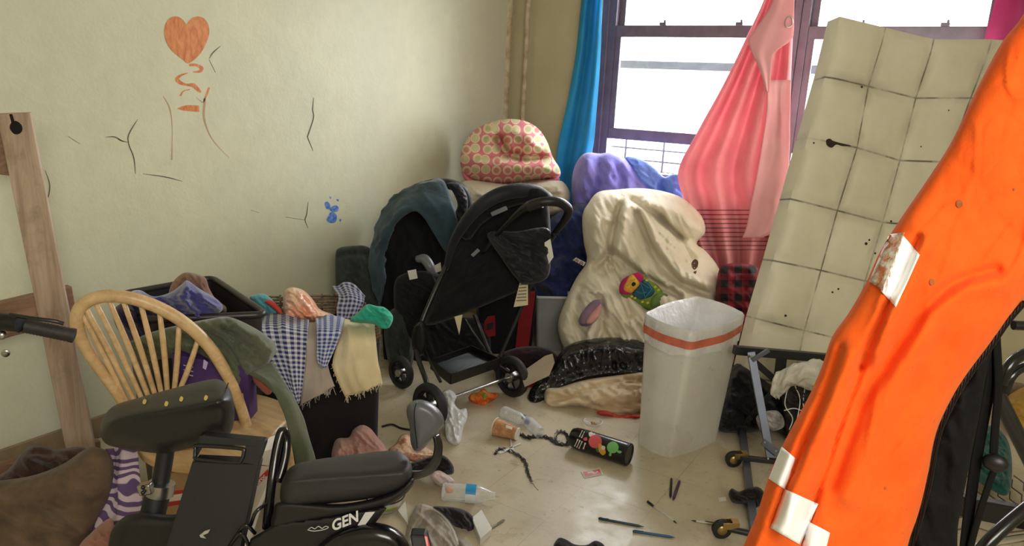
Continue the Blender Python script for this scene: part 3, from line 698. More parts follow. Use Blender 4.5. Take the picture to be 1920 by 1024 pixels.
# tray
tq = [G(845, 716, .19), G(936, 684, .19), G(884, 660, .19), G(808, 687, .19)]; tc = sum(tq, Vector())/4
s = NT('ribbed_tray'); sp = s.add('ShaderNodeTexWave'); sp.inputs['Scale'].default_value = 30; s.l.new(s.coords(), sp.inputs['Vector']); s.color(lin((30, 30, 33))); s.b.inputs['Roughness'].default_value = .4; s.bump(sp.outputs[1], .4, .01); M_TRAY = s.m
tr_ = MB().prism(tq, V(0, 0, .006)).build('tray', M_TRAY, st, smooth=0)
mb = MB()
for i in range(4): mb.bar(tq[i]+V(0, 0, .012), tq[(i+1) % 4]+V(0, 0, .012), .008, .05)
mb.build('tray_rim', M_BLACK, tr_, smooth=0)
fr = lambda *q: [D(*p) for p in q]
tub = lambda pts, r, nm, m, root, sm=5, seg=10: MB().tube(fr(*pts), r, seg, sm=sm).build(nm, m, root, smooth=60)
tub([(806, 758, 3.34), (799, 715, 3.40), (782, 662, 3.52), (788, 612, 3.62), (822, 530, 3.70), (850, 470, 3.72)], .013, 'frame_tube', M_BLKM, st)
tub([(826, 716, 3.40), (792, 649, 3.60), (780, 628, 3.66)], .008, 'frame_tube', M_BLKM, st)
tub([(958, 700, 3.72), (924, 672, 3.76), (901, 619, 3.84), (890, 590, 3.86)], .012, 'frame_tube', M_BLKM, st)
tub([(918, 668, 3.86), (889, 626, 3.92), (872, 598, 3.94)], .007, 'frame_tube', M_BLKM, st)
tub([(938, 668, 3.66), (985, 560, 3.7), (1020, 470, 3.66), (1040, 440, 3.6)], .011, 'frame_tube', M_BLKM, st)
inflate([(776, 612), (795, 604), (800, 650), (788, 668), (772, 650)], 3.56, .04, .04).build('hinge', M_BLACK, st, smooth=180)
# seat body
SB = [(834, 492), (846, 448), (872, 402), (908, 368), (955, 350), (1000, 350), (1024, 366), (1032, 420), (1032, 480), (1026, 518), (985, 540), (925, 566), (862, 592), (806, 610), (797, 596), (814, 548)]
ob = inflate(SB, lind(350, 3.86, 610, 3.74), .06, .16, rim=26, wr=(.014, 40, 120, 2.5), folds=[([(840, 500), (880, 470), (915, 440)], 9, .02), ([(820, 560), (900, 520), (1000, 500)], 14, .02)])
sbt = tree(ob); ob.build('seat_back', M_BF, st, smooth=180)
# canopy roll
tub([(836, 505, 3.72), (850, 455, 3.68), (880, 405, 3.64), (915, 372, 3.62), (955, 354, 3.64), (1000, 353, 3.72), (1030, 368, 3.80)], [.016, .024, .030, .033, .034, .032, .02], 'canopy', M_BF2, st, 6, 14) if 0 else MB().tube(fr((836, 505, 3.72), (850, 455, 3.68), (880, 407, 3.64), (915, 376, 3.62), (955, 360, 3.64), (1000, 358, 3.72), (1030, 370, 3.80)), [.014, .022, .030, .035, .037, .034, .02], 14, sm=6).build('canopy', M_BF2, st, smooth=180)
inflate([(868, 408), (905, 372), (955, 350), (1005, 348), (1034, 366), (1036, 384), (1000, 380), (950, 392), (905, 420), (880, 450), (862, 440)], 3.72, .05, .06, rim=14, wr=(.01, 26, 150, 2)).build('canopy_fold', M_BF, st, smooth=180)
# handle loop
hp = fr((906, 474, 3.66), (930, 442, 3.60), (962, 408, 3.54), (990, 386, 3.50), (1022, 378, 3.48), (1050, 380, 3.50), (1066, 394, 3.55), (1058, 414, 3.60), (1044, 432, 3.64), (1030, 452, 3.68))
MB().tube(hp, [.010, .012, .014, .020, .023, .023, .022, .019, .015, .012], 14, sm=6).build('handle', M_BLACK, st, smooth=180)
tub([(990, 388, 3.5), (1004, 383, 3.49), (1016, 380, 3.48)], .026, 'handle_button', M_BLKM, st)
inflate([(914, 438), (970, 434), (1027, 428), (1032, 468), (1027, 520), (985, 534), (966, 520), (940, 484)], 3.60, .035, .05, rim=16, wr=(.02, 34, 30, 2.5), folds=[([(922, 446), (960, 480), (985, 500)], 7, .03), ([(930, 440), (980, 460), (1026, 450)], 12, -.03)]).build('back_pocket', M_BF2, st, smooth=180)
M_CLIP = mat('grey_clip', (120, 122, 128), .35)
MB().bar(D(922, 402, 3.6), D(950, 390, 3.58), .02, .022).build('adjuster_clip', M_CLIP, st, bevel=.003)
MB().bar(D(885, 480, 3.62), D(898, 468, 3.62), .006, .018).build('adjuster_clip', M_CLIP, st, bevel=.002)
def paper(poly, d, nm, root, m=M_PAPER, th=.0015, lines=0):
    f = d if callable(d) else (lambda x, y: d)
    o = MB().prism([D(x, y, f(x, y)) for x, y in poly], hd*th).build(nm, m, root, smooth=0)
    return o
paper([(1021, 455), (1032, 448), (1038, 482), (1026, 499), (1022, 480)], 3.57, 'torn_label', st)
M_TAG = mat('yellowed_label', (222, 212, 178), .8); M_INK = mat('printed_ink', (110, 100, 90), .8)
lt = paper([(975, 528), (990, 526), (990, 572), (963, 576)], 3.62, 'care_label', st, M_TAG)
lab(lt, 'long yellowed printed care label')
for k in range(6): MB().bar(D(972-k*1.2+2, 534+k*6, 3.615), D(987, 533+k*6, 3.615), .001, .0045).build('text_line', M_INK, lt, smooth=0)
paper([(852, 594), (867, 590), (863, 618), (861, 628)], 3.66, 'care_label', st, M_TAG)
# ------------------------------------------------------------------ second stroller behind with garment over its hood
s2 = thing('stroller', 'black stroller against the wall with a teal garment thrown over its hood', 'stroller', V(-2.45, 3.35, 0))
ob = inflate([(726, 392), (760, 366), (800, 380), (832, 430), (842, 480), (828, 520), (812, 560), (798, 605), (780, 640), (752, 690), (722, 682), (716, 600), (708, 540), (704, 480), (710, 425)], lind(370, 4.35, 690, 4.15), .02, .2, rim=30, wr=(.02, 40, 80, 2))
ob.build('seat', M_BF, s2, smooth=180)
MB().tube(fr((712, 520, 4.2), (708, 470, 4.2), (716, 420, 4.2), (740, 380, 4.2), (785, 352, 4.25), (832, 344, 4.3), (866, 356, 4.35), (875, 385, 4.36), (866, 420, 4.34), (850, 450, 4.3)), [.02, .022, .024, .026, .028, .03, .032, .032, .026, .018], 14, sm=6).build('hood', M_BF2, s2, smooth=180)
inflate([(838, 344), (862, 346), (877, 372), (874, 404), (860, 428), (850, 408), (858, 385), (850, 362)], 4.22, .03, .05, wr=(.012, 14, 40, 1.5)).build('hood_fold', M_BF2, s2, smooth=180)
MB().tube(fr((782, 486, 4.08), (796, 486, 4.06), (806, 500, 4.04), (812, 512, 4.04)), [.02, .028, .028, .02], 12, sm=5).build('armrest', M_CLIP, s2, smooth=180)
inflate([(745, 520), (790, 508), (832, 520), (830, 560), (800, 600), (770, 640), (745, 600), (738, 560)], 4.02, .06, .08, wr=(.02, 40, 40, 2)).build('leg_panel', M_BF, s2, smooth=180)
paper([(764, 508), (780, 505), (783, 522), (768, 525)], 3.94, 'care_label', s2)
paper([(815, 498), (826, 492), (828, 508), (817, 512)], 3.97, 'care_label', s2)
inflate([(722, 598), (745, 575), (768, 590), (776, 640), (770, 690), (735, 690), (722, 650)], 4.05, .08, .1, wr=(.02, 30, 80, 2.5)).build('skirt_panel', M_GREEN, s2, smooth=180)
tub([(800, 605, 4.1), (760, 650, 4.08), (745, 700, 4.05)], .012, 'frame_tube', M_BLKM, s2)
wc2 = G(752, 698, .09); wheel(wc2, axd, .09, .045, s2)
# teal garment over hood
g = [[(752, 392, 4.16), (733, 420, 4.13), (716, 470, 4.10), (706, 520, 4.08), (712, 572, 4.06)][::-1], ]
gt = [[(712, 574, 4.05), (695, 520, 4.07), (697, 460, 4.12), (712, 408, 4.16), (736, 372, 4.18), (778, 348, 4.22), (824, 337, 4.28)],
      [(718, 560, 4.03), (704, 505, 4.04), (707, 455, 4.07), (722, 408, 4.10), (748, 374, 4.12), (790, 356, 4.14), (834, 342, 4.2)],
      [(720, 540, 4.01), (712, 490, 4.01), (716, 450, 4.03), (732, 410, 4.05), (762, 380, 4.05), (806, 378, 4.05), (846, 374, 4.1)],
      [(721, 520, 4.02), (718, 480, 4.02), (726, 445, 4.03), (742, 408, 4.03), (776, 390, 4.02), (824, 418, 3.99), (856, 408, 4.02)],
      [(722, 505, 4.04), (722, 470, 4.04), (732, 440, 4.05), (750, 410, 4.05), (790, 400, 4.02), (838, 474, 3.95), (862, 436, 3.97)]]
tag(sheet(gt, 7, 7, wr=(.018, .09, 2.5)).build('jacket', M_DTEAL, smooth=180, solid=.006), 'dark teal denim garment draped over the hood of the rear stroller', 'garment')
# bag and dark cloth at the left of the strollers
ob = inflate([(629, 478), (636, 465), (660, 461), (688, 462), (700, 480), (712, 530), (716, 590), (700, 640), (650, 644), (634, 600), (629, 530)], lind(629, 4.02, 716, 4.24, 0), .05, .07, rim=24, wr=(.02, 30, 60, 2), folds=[([(636, 480), (660, 476), (688, 478)], 6, -.03)])
tag(ob.build('duffel_bag', M_GREEN, smooth=180), 'dark grey-green soft bag slumped against the left wall by the strollers', 'bag')
# ------------------------------------------------------------------ things under and behind the front stroller
M_TOTE = mat('grey_tote_plastic', (158, 158, 160), .4, bump=.05)
def taper_box(base, top, m, nm, root, th=.006, smooth=40):
    a = rpoly(base, 4, .1, 0); b = rpoly(top, 4, .1, 0); c = sum(b, Vector())/len(b)
    inn = [p-(p-c).normalized()*th*1.5 for p in b]; ca = sum(a, Vector())/len(a); ina = [p-(p-ca).normalized()*th*1.5+V(0, 0, th) for p in a]
    return loop_mesh([a, b, inn, ina], True, True).build(nm, m, root, smooth=smooth)
def quad(o, x, y, sx, sy): o = Vector(o); return [o-x*sx/2-y*sy/2, o+x*sx/2-y*sy/2, o+x*sx/2+y*sy/2, o-x*sx/2+y*sy/2]
gtt = thing('storage_tote', 'open grey plastic tote between the black bag and the white comforter', 'storage tote', G(1032, 656, 0))
b0 = G(1032, 660, 0); topc = D(1036, 556, (b0-CAM).dot(hd)+.02); zt = topc.z
xa = (rt*.97+hd*.1).normalized(); ya = (hd*.97-rt*.1).normalized()
bq = quad(V(b0.x, b0.y, 0)+ya*.16, xa, ya, .17, .28); tq2 = quad(V(b0.x, b0.y, zt)+ya*.17, xa, ya, .22, .36)
taper_box(bq, tq2, M_TOTE, 'body', gtt)
rimp = rpoly(tq2, 4, .1, 0); MB().tube(rimp, .010, 8, True).build('rim', mat('pale_tote_rim', (196, 198, 200), .35), gtt, smooth=60)
bag = thing('tote_bag', 'black boxy bag with red straps behind the stroller wheels', 'bag', G(948, 668, 0))
b0 = G(948, 666, 0); zt = D(948, 548, (b0-CAM).dot(hd)).z
taper_box(quad(V(b0.x, b0.y, 0)+ya*.16, xa, ya, .33, .28), quad(V(b0.x, b0.y, zt)+ya*.16, xa, ya, .36, .26), M_BF, 'body', bag, .01, 60)
M_REDS = cloth('dark_red_webbing', (140, 30, 40), rough=.7, wr=.2)
db = (b0-CAM).dot(hd)-.03
paper([(978, 548), (1004, 548), (990, 660), (966, 656)], db, 'strap', bag, M_REDS, .006)
bd = paper([(908, 604), (914, 594), (928, 592), (929, 630), (908, 632)], db, 'badge', bag, M_REDS, .004)
paper([(912, 608), (925, 604), (925, 616), (913, 620)], db-.004, 'badge_panel', bd, M_BLACK, .002)
ob = inflate([(930, 668), (980, 650), (1030, 655), (1050, 680), (1030, 704), (960, 712), (925, 694)], 3.98, .06, .1, wr=(.015, 30, 10, 2))
tag(ob.build('duffel_bag', cloth('maroon_nylon', (52, 28, 34), (28, 24, 36), .7, wr=.4), smooth=180), 'low maroon bag lying behind the right stroller wheel', 'bag')
M_CARD = mat('grey_cardboard', (176, 160, 140), .85, bump=.15, bs=40); 
tag(paper([(976, 700), (1022, 668), (1036, 664), (1040, 680), (1030, 704), (984, 726)], lambda x, y: 3.72-(y-664)*.0020, 'cardboard_sheet', None, M_CARD, .006), 'piece of grey cardboard propped beside the right stroller wheel', 'cardboard')
box_c = WB(962, 400, .35); bx = V(XL+.42, YB-.38, 0)
tag(MB().box((bx.x, bx.y, .37), (.62, .60, .74)).build('carton', mat('tan_carton', (160, 138, 104), .85), bevel=.005, smooth=0), 'tan carton in the corner carrying the white pillow', 'carton')

ob = inflate([(764, 690), (772, 640), (790, 606), (830, 596), (880, 596), (912, 606), (920, 660), (900, 690), (840, 700)], lind(596, 4.4, 700, 4.18), .06, .1, wr=(.02, 30, 40, 2))
tag(ob.build('garment_heap', cloth('charcoal_cloth', (34, 32, 36), (22, 22, 26), .9, wr=.5), smooth=180), 'dark heap of garments on the floor behind the stroller tray', 'garments')
# ------------------------------------------------------------------ wooden bed frame at far left
def wood(name, c1, c2, sc=(2, 30, 30), rough=.6, bump=.2):
    s = NT(name); mp = s.add('ShaderNodeMapping'); mp.inputs['Scale'].default_value = sc; s.l.new(s.coords(), mp.inputs['Vector'])
    n = s.noise(1.0, 5, .65, mp.outputs[0], .8); c = s.mix(s.mapr(n, .35, .68), lin(c1), lin(c2)); c = s.mix(s.math('MULTIPLY', s.mapr(s.noise(5, 5, .7), .55, .75), .45), c, lin(tuple(x*.5 for x in c2)))
    s.color(c); s.b.inputs['Roughness'].default_value = rough; s.bump(n, bump, .006); return s.m
M_LUM = wood('weathered_lumber', (196, 172, 150), (152, 126, 106), (26, 26, 2.2))
M_LUM2 = wood('brown_lumber', (156, 120, 94), (110, 80, 60), (24, 3, 24))
bf_ = thing('wooden_bed_frame', 'rough lumber bed frame with leaning post and bolted side rails at far left', 'bed frame', V(D(160, 838, 2.68).x, D(160, 838, 2.68).y, 0))
pb, pt = D(152, 840, 2.68), D(27, 212, 2.60); dv = (pb-pt).normalized(); pb2 = pb+dv*(pb.z/(-dv.z))
po = MB().bar(pb2, pt, .098, .042, hd*.9-rt*.45).build('post', M_LUM, bf_, bevel=.003)
M_HOLE = mat('dark_recess', (26, 20, 18), .95)
po_t = tree(MB().bar(pb2, pt, .098, .042, hd*.9-rt*.45))
decal(po_t, [(18, 240), (22, 229), (31, 227), (40, 234), (42, 244), (36, 251), (26, 251)], 'bolt_hole', M_HOLE, po, .002, 3)
decal(po_t, [(17, 214), (23, 214), (28, 230), (22, 232)], 'split', M_HOLE, po, .002, 0)
def board(p, q, hgt, th, nm):
    return MB().bar(p, q, th, hgt, UP).build(nm, M_LUM2, bf_, bevel=.003)
board(D(-160, 640, 2.36), D(136, 566, 2.78), .135, .038, 'side_rail')
board(D(-160, 262, 2.50), D(30, 286, 2.66), .165, .038, 'upper_rail')
MB().lathe([(.014, 0), (.014, .006), (.008, .008), (.008, .014), (.001, .015)], D(11, 662, 2.52), -hd+rt*.4, 14).build('bolt', M_STEEL, bf_)
board(D(-160, 930, 2.30), D(186, 842, 2.74), .085, .04, 'lower_rail')
# ------------------------------------------------------------------ dining chair
M_OAK = wood('pale_oak', (216, 184, 138), (190, 154, 108), (4, 30, 30), .4, .1)
bowp = [(262, 812), (225, 744), (180, 682), (152, 634), (144, 602), (151, 577), (175, 560), (213, 555), (260, 563), (310, 583), (354, 612), (389, 646), (414, 682), (440, 732), (460, 790), (470, 832)]
cd = lambda x, y: 2.06+(x-150)*.0004+(y-555)*.00012
ch = thing('dining_chair', 'pale wooden spindle-back dining chair turned away with clothes over it', 'chair', V(*(D(380, 830, 2.32)).xy, 0))
mb = MB(); bp = [D(x, y, cd(x, y)) for x, y in bowp]; mb.tube(bp, [.017]*3+[.019]*10+[.017]*3, 12, sm=5); mb.build('bow', M_OAK, ch, smooth=180)
tops = [(160, 601), (166, 588), (184, 578), (209, 575), (236, 579), (268, 588), (301, 605), (334, 630), (365, 655)]
bots = [(229, 738), (243, 736), (258, 733), (272, 731), (286, 729), (299, 727), (312, 726), (326, 726), (338, 726)]
for (a, b), (c_, d_) in zip(tops, bots):
    e = (a+(c_-a)*1.5, b+(d_-b)*1.5); k_ = 16/math.hypot(c_-a, d_-b); a, b = a-(c_-a)*k_, b-(d_-b)*k_; m = (a+(c_-a)*.6+2, b+(d_-b)*.6)
    MB().tube([D(*q, cd(*q)) for q in ((a, b), m, e)], [.0075, .009, .007], 8, sm=4).build('spindle', M_OAK, ch, smooth=180)
seat = [(252, 815), (262, 780), (330, 742), (420, 730), (500, 742), (545, 762), (548, 775), (520, 806), (488, 838), (440, 872), (330, 868), (270, 850)]
sp3 = [G(x, y, .50) for x, y in [tuple(p) for p in cr(seat, 4, True)]]
MB().prism(sp3, V(0, 0, -.035)).build('seat', M_OAK, ch, smooth=30, bevel=.008)
for (a, b) in (((300, 812), (246, 985)), ((530, 788), (560, 905)), ((440, 860), (446, 1060)), ((330, 760), (318, 880))):
    p = G(*a, .47); q = G(*b, 0) if b[1] < 1100 else D(*b, 2.0)
    q = V(p.x+(-.05 if a[0] < 400 else .05)*rt.x, p.y+(-.05 if a[0] < 400 else .05)*rt.y, 0)
    MB().tube([p, p.lerp(q, .4), q], [.014, .019, .012], 10, sm=4).build('leg', M_OAK, ch, smooth=180)
# purple carton on the seat
M_PURP = mat('purple_print', (74, 42, 104), .5, col2=(52, 28, 82), vs=9)
pbx = thing('gift_carton', 'purple printed carton standing on the chair seat', 'carton', G(395, 812, .50))
MB().prism([D(322, 664, 2.19), D(464, 690, 2.25), D(471, 822, 2.25), D(330, 806, 2.19)], hd*.07).build('box', M_PURP, pbx, smooth=0)
fo = lambda poly, d, nm, m: MB().prism([D(x, y, d) for x, y in poly], hd*.001).build(nm, m, pbx, smooth=0)
M_PNKP = mat('pink_print', (230, 140, 178), .5); M_SKN = mat('tan_print', (206, 160, 132), .6); M_LAV = mat('lavender_print', (190, 170, 214), .6)
fo([(446, 752), (455, 748), (460, 775), (456, 786), (446, 778)], 2.243, 'printed_patch', M_PNKP); fo([(449, 738), (456, 738), (457, 748), (450, 749)], 2.243, 'printed_patch', M_SKN)
for y in (684, 692, 700): fo([(344, y), (362, y+4), (362, y+6), (344, y+2)], 2.188, 'text_line', M_LAV)
fo([(382, 674), (390, 680), (386, 694), (380, 690)], 2.196, 'printed_patch', M_LAV); fo([(318+8, 670), (334, 676), (336, 700), (328, 704)], 2.184, 'printed_patch', M_LAV)
# ------------------------------------------------------------------ black bin with clothes
M_DBRN = mat('black_brown_plastic', (46, 40, 40), .4, bump=.05)
tb = thing('plastic_bin', 'open black plastic bin of clothes against the left wall', 'bin', V(*(G(370, 570, .78)).xy, 0))
A, B_, C_ = G(226, 552, .78), G(398, 521, .78), G(500, 590, .78); D_ = A+(C_-B_)*.62
rq = [A, B_, C_, D_]; cen = sum(rq, Vector())/4; bq = [V(cen.x+(p.x-cen.x)*.82, cen.y+(p.y-cen.y)*.82, 0) for p in rq]
taper_box(bq, rq, M_DBRN, 'body', tb, .006, 50)
rp = rpoly(rq, 5, .1, 0); MB().tube(rp, .013, 10, True).build('rim', M_DBRN, tb, smooth=60)
mb = MB(); lq = [V(cen.x+(p.x-cen.x)*.9, cen.y+(p.y-cen.y)*.9, .60) for p in rq]; mb.prism(lq, V(0, 0, .02)); mb.build('inner_floor', M_DBRN, tb, smooth=0)
M_INDI = cloth('indigo_fleece', (78, 78, 138), (58, 58, 112), .95, wr=.5, ws=12, sheen=.4); M_TAUP = cloth('taupe_knit', (150, 116, 98), (112, 84, 72), .95, wr=.4)
ob = inflate([(240, 552), (262, 544), (288, 556), (320, 548), (342, 532), (352, 526), (372, 540), (408, 562), (418, 580), (396, 596), (372, 608), (320, 600), (280, 598), (240, 586)], 2.55, .09, .1, wr=(.03, 30, 20, 2), folds=[([(345, 530), (352, 565), (372, 600)], 8, .04), ([(300, 560), (330, 580), (360, 590)], 7, -.04)])
tag(ob.build('sweatshirt', M_INDI, smooth=180), 'indigo blue fleece garment spilling over the black bin', 'garment')
ob = inflate([(316, 556), (322, 532), (340, 514), (356, 511), (384, 520), (392, 540), (404, 560), (424, 576), (420, 588), (390, 575), (360, 560), (330, 566)], 2.70, .06, .08, wr=(.02, 26, 50, 2), folds=[([(350, 514), (340, 540)], 6, -.02)])
tag(ob.build('sweater', M_TAUP, smooth=180), 'taupe brown knit garment on top inside the black bin', 'garment')
ob = inflate([(212, 585), (232, 566), (256, 560), (300, 590), (332, 610), (330, 640), (296, 648), (250, 640), (222, 620)], 2.5, .08, .1, wr=(.03, 30, 50, 2))
tag(ob.build('jacket', cloth('plum_navy_cloth', (62, 54, 84), (40, 36, 58), .9, wr=.4), smooth=180), 'dark plum garment bunched behind the chair spindles', 'garment')
# olive trousers
M_OLIV = cloth('olive_twill', (100, 104, 82), (74, 80, 62), .85, wr=.45, ws=12, sheen=.2)
ob = inflate([(236, 650), (262, 632), (300, 618), (352, 606), (392, 598), (426, 594), (456, 604), (492, 624), (515, 644), (516, 662), (500, 684), (472, 700), (462, 728), (446, 734), (420, 706), (386, 690), (330, 672), (270, 676)],
             2.28, .05, .06, rim=22, cre=18, wr=(.02, 26, 30, 2.4), folds=[([(380, 612), (420, 640), (452, 690), (456, 722)], 6, -.03), ([(370, 606), (430, 640), (468, 690)], 7, .03), ([(440, 604), (470, 630), (505, 655)], 9, .03), ([(420, 620), (470, 650), (495, 680)], 6, -.02)])
olv = tag(ob.build('trousers', M_OLIV, smooth=180), 'olive green trousers thrown over the chair back and seat', 'trousers')
g = [[(466, 700, 2.26), (486, 690, 2.30), (510, 680, 2.34)], [(500, 720, 2.24), (512, 715, 2.26), (524, 708, 2.30)], [(528, 760, 2.21), (538, 750, 2.22), (548, 745, 2.26)], [(540, 800, 2.19), (556, 796, 2.20), (568, 790, 2.24)], [(552, 850, 2.19), (572, 850, 2.19), (584, 845, 2.23)], [(562, 900, 2.19), (582, 900, 2.19), (596, 890, 2.23)]]
sheet(g, 5, 6, wr=(.008, .1, 3)).build('trouser_leg', M_OLIV, olv, smooth=180, solid=.014)
ob = inflate([(468, 706), (480, 704), (504, 722), (510, 735), (500, 740), (484, 726)], 2.30, .015, .02)
tag(ob.build('strap', cloth('terracotta_strap', (170, 98, 78), rough=.8, wr=.2), smooth=180), 'short terracotta strap lying on the chair seat under the trousers', 'strap')
# ------------------------------------------------------------------ dark hamper with wicker rim
HZ = .65
hb = thing('laundry_hamper', 'dark laundry hamper with wicker rim heaped with cloths', 'hamper', V(*(G(600, 590, HZ)).xy, 0))
FL, FR_, BR, BL = G(486, 612, HZ), G(718, 600, HZ), G(664, 551, HZ), G(476, 556, HZ)
top = [FL, FR_, BR, BL]; cen = sum(top, Vector())/4; bot = [V(cen.x+(p.x-cen.x)*.96, cen.y+(p.y-cen.y)*.96, 0) for p in top]
M_DK = cloth('near_black_liner', (30, 27, 30), rough=.85, wr=.25)
taper_box(bot, [p-V(0, 0, .09) for p in top], M_DK, 'body', hb, .01, 50)
M_WICK = mat('wicker', (140, 116, 92), .7, col2=(78, 62, 48), vs=60, bump=.3)
mb = MB(); lp = rpoly(top, 4, .12, 0)
for k in range(6): mb.tube([p-V(0, 0, .014*k+.006) + V(0, 0, .003*math.sin(i*2.4+k*PI)) for i, p in enumerate(lp)], .0055, 6, True)
n_ = len(lp); tot = 44
for k in range(tot):
    t = k/tot*n_; p = lp[int(t)].lerp(lp[(int(t)+1) % n_], t-int(t)); mb.tube([p-V(0, 0, .1), p+V(0, 0, .004)], .005, 6)
mb.build('wicker_band', M_WICK, hb, smooth=180)
mb = MB().prism([V(cen.x+(p.x-cen.x)*.94, cen.y+(p.y-cen.y)*.94, HZ-.13) for p in top], V(0, 0, .02)); mb.build('liner', M_DK, hb, smooth=0)
M_GING = gingham('blue_gingham', (214, 214, 222), (44, 54, 110), .0185); M_GING2 = gingham('small_blue_gingham', (206, 210, 226), (48, 66, 138), .016)
M_LIN = cloth('unbleached_cotton', (224, 210, 172), (204, 186, 146), .95, wr=.45, ws=16); M_LIN2 = cloth('greyed_cotton', (186, 174, 162), (160, 148, 138), .95, wr=.4)
dg_ = 2.64
def fray(o, pts, d, m, n=40, ln=.03, sd=1):
    rnd = random.Random(sd); mb = MB(); P = cr(pts, 10)
    for k in range(n):
        i = rnd.randrange(len(P)-1); p = P[i]+(P[i+1]-P[i])*rnd.random(); a = D(p[0], p[1]-2, d); b = a+V(0, 0, -ln*rnd.random()**2)+rt*rnd.uniform(-.01, .01)
        mb.tube([a, a.lerp(b, .5)+rt*rnd.uniform(-.004, .004), b], .0011, 4)
    mb.build('frayed_edge', m, o, smooth=180)
g = [[(486, 598, 2.72), (510, 588, 2.82), (545, 592, 2.82), (579, 600, 2.74)], [(478, 618, 2.62), (510, 616, 2.64), (545, 618, 2.64), (577, 622, 2.64)], [(494, 660, 2.60), (520, 660, 2.60), (548, 662, 2.61), (574, 664, 2.62)],
     [(516, 700, 2.60), (534, 702, 2.60), (552, 704, 2.60), (570, 706, 2.61)], [(540, 734, 2.60), (548, 735, 2.60), (556, 736, 2.60), (565, 736, 2.60)], [(556, 756, 2.60), (558, 757, 2.60), (559, 757, 2.60), (561, 756, 2.60)]]
tag(sheet(g, 7, 7, wr=(.014, .08, 4)).build('gingham_cloth', M_GING, smooth=180, solid=.003), 'blue gingham cloth draped over the left front of the hamper', 'cloth')
g = [[(578, 603, 2.76), (586, 604, 2.76), (596, 606, 2.76)], [(576, 640, 2.635), (590, 640, 2.63), (608, 642, 2.64)], [(572, 690, 2.625), (594, 690, 2.62), (616, 690, 2.63)], [(566, 735, 2.62), (592, 730, 2.61), (626, 720, 2.63)], [(563, 760, 2.62), (585, 748, 2.61), (628, 724, 2.63)]]
o = tag(sheet(g, 6, 7, wr=(.01, .07, 4)).build('cotton_cloth', M_LIN2, smooth=180, solid=.003), 'greyish cotton cloth hanging between the two gingham cloths, frayed at hem', 'cloth')
fray(o, [(563, 762), (585, 752), (605, 738), (628, 728)], 2.615, M_LIN2)
g = [[(592, 600, 2.74), (616, 590, 2.80), (646, 600, 2.76)], [(594, 622, 2.60), (616, 620, 2.59), (640, 622, 2.61)], [(595, 650, 2.59), (612, 652, 2.58), (628, 650, 2.60)], [(596, 678, 2.59), (606, 684, 2.58), (614, 682, 2.59)], [(603, 688, 2.585), (607, 690, 2.58), (610, 689, 2.585)]]
tag(sheet(g, 6, 6, wr=(.01, .07, 4)).build('gingham_cloth', M_GING2, smooth=180, solid=.003), 'pointed corner of blue gingham hanging at the middle of the hamper', 'cloth')
g = [[(644, 603, 2.80), (672, 600, 2.84), (702, 604, 2.80)], [(634, 640, 2.66), (668, 636, 2.65), (705, 640, 2.68)], [(624, 680, 2.64), (664, 680, 2.63), (709, 680, 2.66)], [(632, 710, 2.63), (670, 712, 2.62), (714, 702, 2.65)], [(648, 744, 2.63), (680, 734, 2.62), (717, 718, 2.65)]]
o = tag(sheet(g, 7, 7, wr=(.016, .10, 5), seed=4).build('cotton_cloth', M_LIN, smooth=180, solid=.003), 'cream cotton cloth with ragged hem hanging at the right of the hamper', 'cloth')
fray(o, [(648, 746), (680, 736), (717, 720)], 2.625, M_LIN, 50, .03, 2); fray(o, [(622, 682), (632, 712), (648, 744)], 2.635, M_LIN, 26, .015, 3)
M_TEAL = cloth('emerald_cloth', (52, 178, 152), (34, 146, 124), .85, wr=.4)
ob = inflate([(656, 602), (672, 585), (688, 571), (706, 574), (722, 577), (737, 594), (730, 614), (716, 616), (700, 608), (680, 606)], 2.74, .05, .06, wr=(.02, 16, 30, 2), folds=[([(690, 575), (712, 592), (722, 612)], 5, -.02)])
tag(ob.build('cloth', M_TEAL, smooth=180), 'emerald green cloth bunched at the right rim of the hamper', 'cloth')
M_PEA = mat('peach_film', (236, 206, 180), .35, col2=(236, 150, 110), vs=7, bump=.4, bs=20, bd=.02)
ob = inflate([(531, 553), (541, 540), (558, 540), (574, 548), (590, 566), (600, 580), (628, 592), (612, 600), (578, 604), (545, 602), (533, 594)], 2.86, .08, .08, wr=(.025, 18, 40, 1.6))
tag(ob.build('plastic_bag', M_PEA, smooth=180), 'peach and clear plastic bag lying in the hamper', 'plastic bag')
g = [[(624, 540, 3.0), (652, 531, 3.04), (684, 556, 2.98)], [(636, 558, 2.93), (660, 556, 2.92), (682, 566, 2.92)], [(634, 580, 2.90), (656, 580, 2.88), (676, 580, 2.9)], [(634, 600, 2.88), (650, 602, 2.86), (664, 602, 2.88)]]
tag(sheet(g, 7, 7, wr=(.014, .08, 2), seed=8).build('gingham_cloth', gingham('dark_gingham', (176, 176, 196), (40, 44, 84), .0185), smooth=180, solid=.003), 'darker gingham cloth at the back right corner of the hamper', 'cloth')
ob = inflate([(468, 560), (480, 552), (498, 552), (514, 566), (528, 582), (532, 600), (512, 600), (490, 586)], 2.9, .05, .06, wr=(.012, 16, 40, 2))
o = tag(ob.build('towel', cloth('turquoise_towel', (96, 170, 178), (70, 140, 152), .95, wr=.3), smooth=180), 'turquoise towel with red edging at the left rim of the hamper', 'towel')
inflate([(496, 566), (506, 562), (522, 574), (532, 592), (522, 588), (508, 576)], 2.84, .02, .03).build('red_edging', cloth('coral_cloth', (220, 78, 72), rough=.9, wr=.2), o, smooth=180)
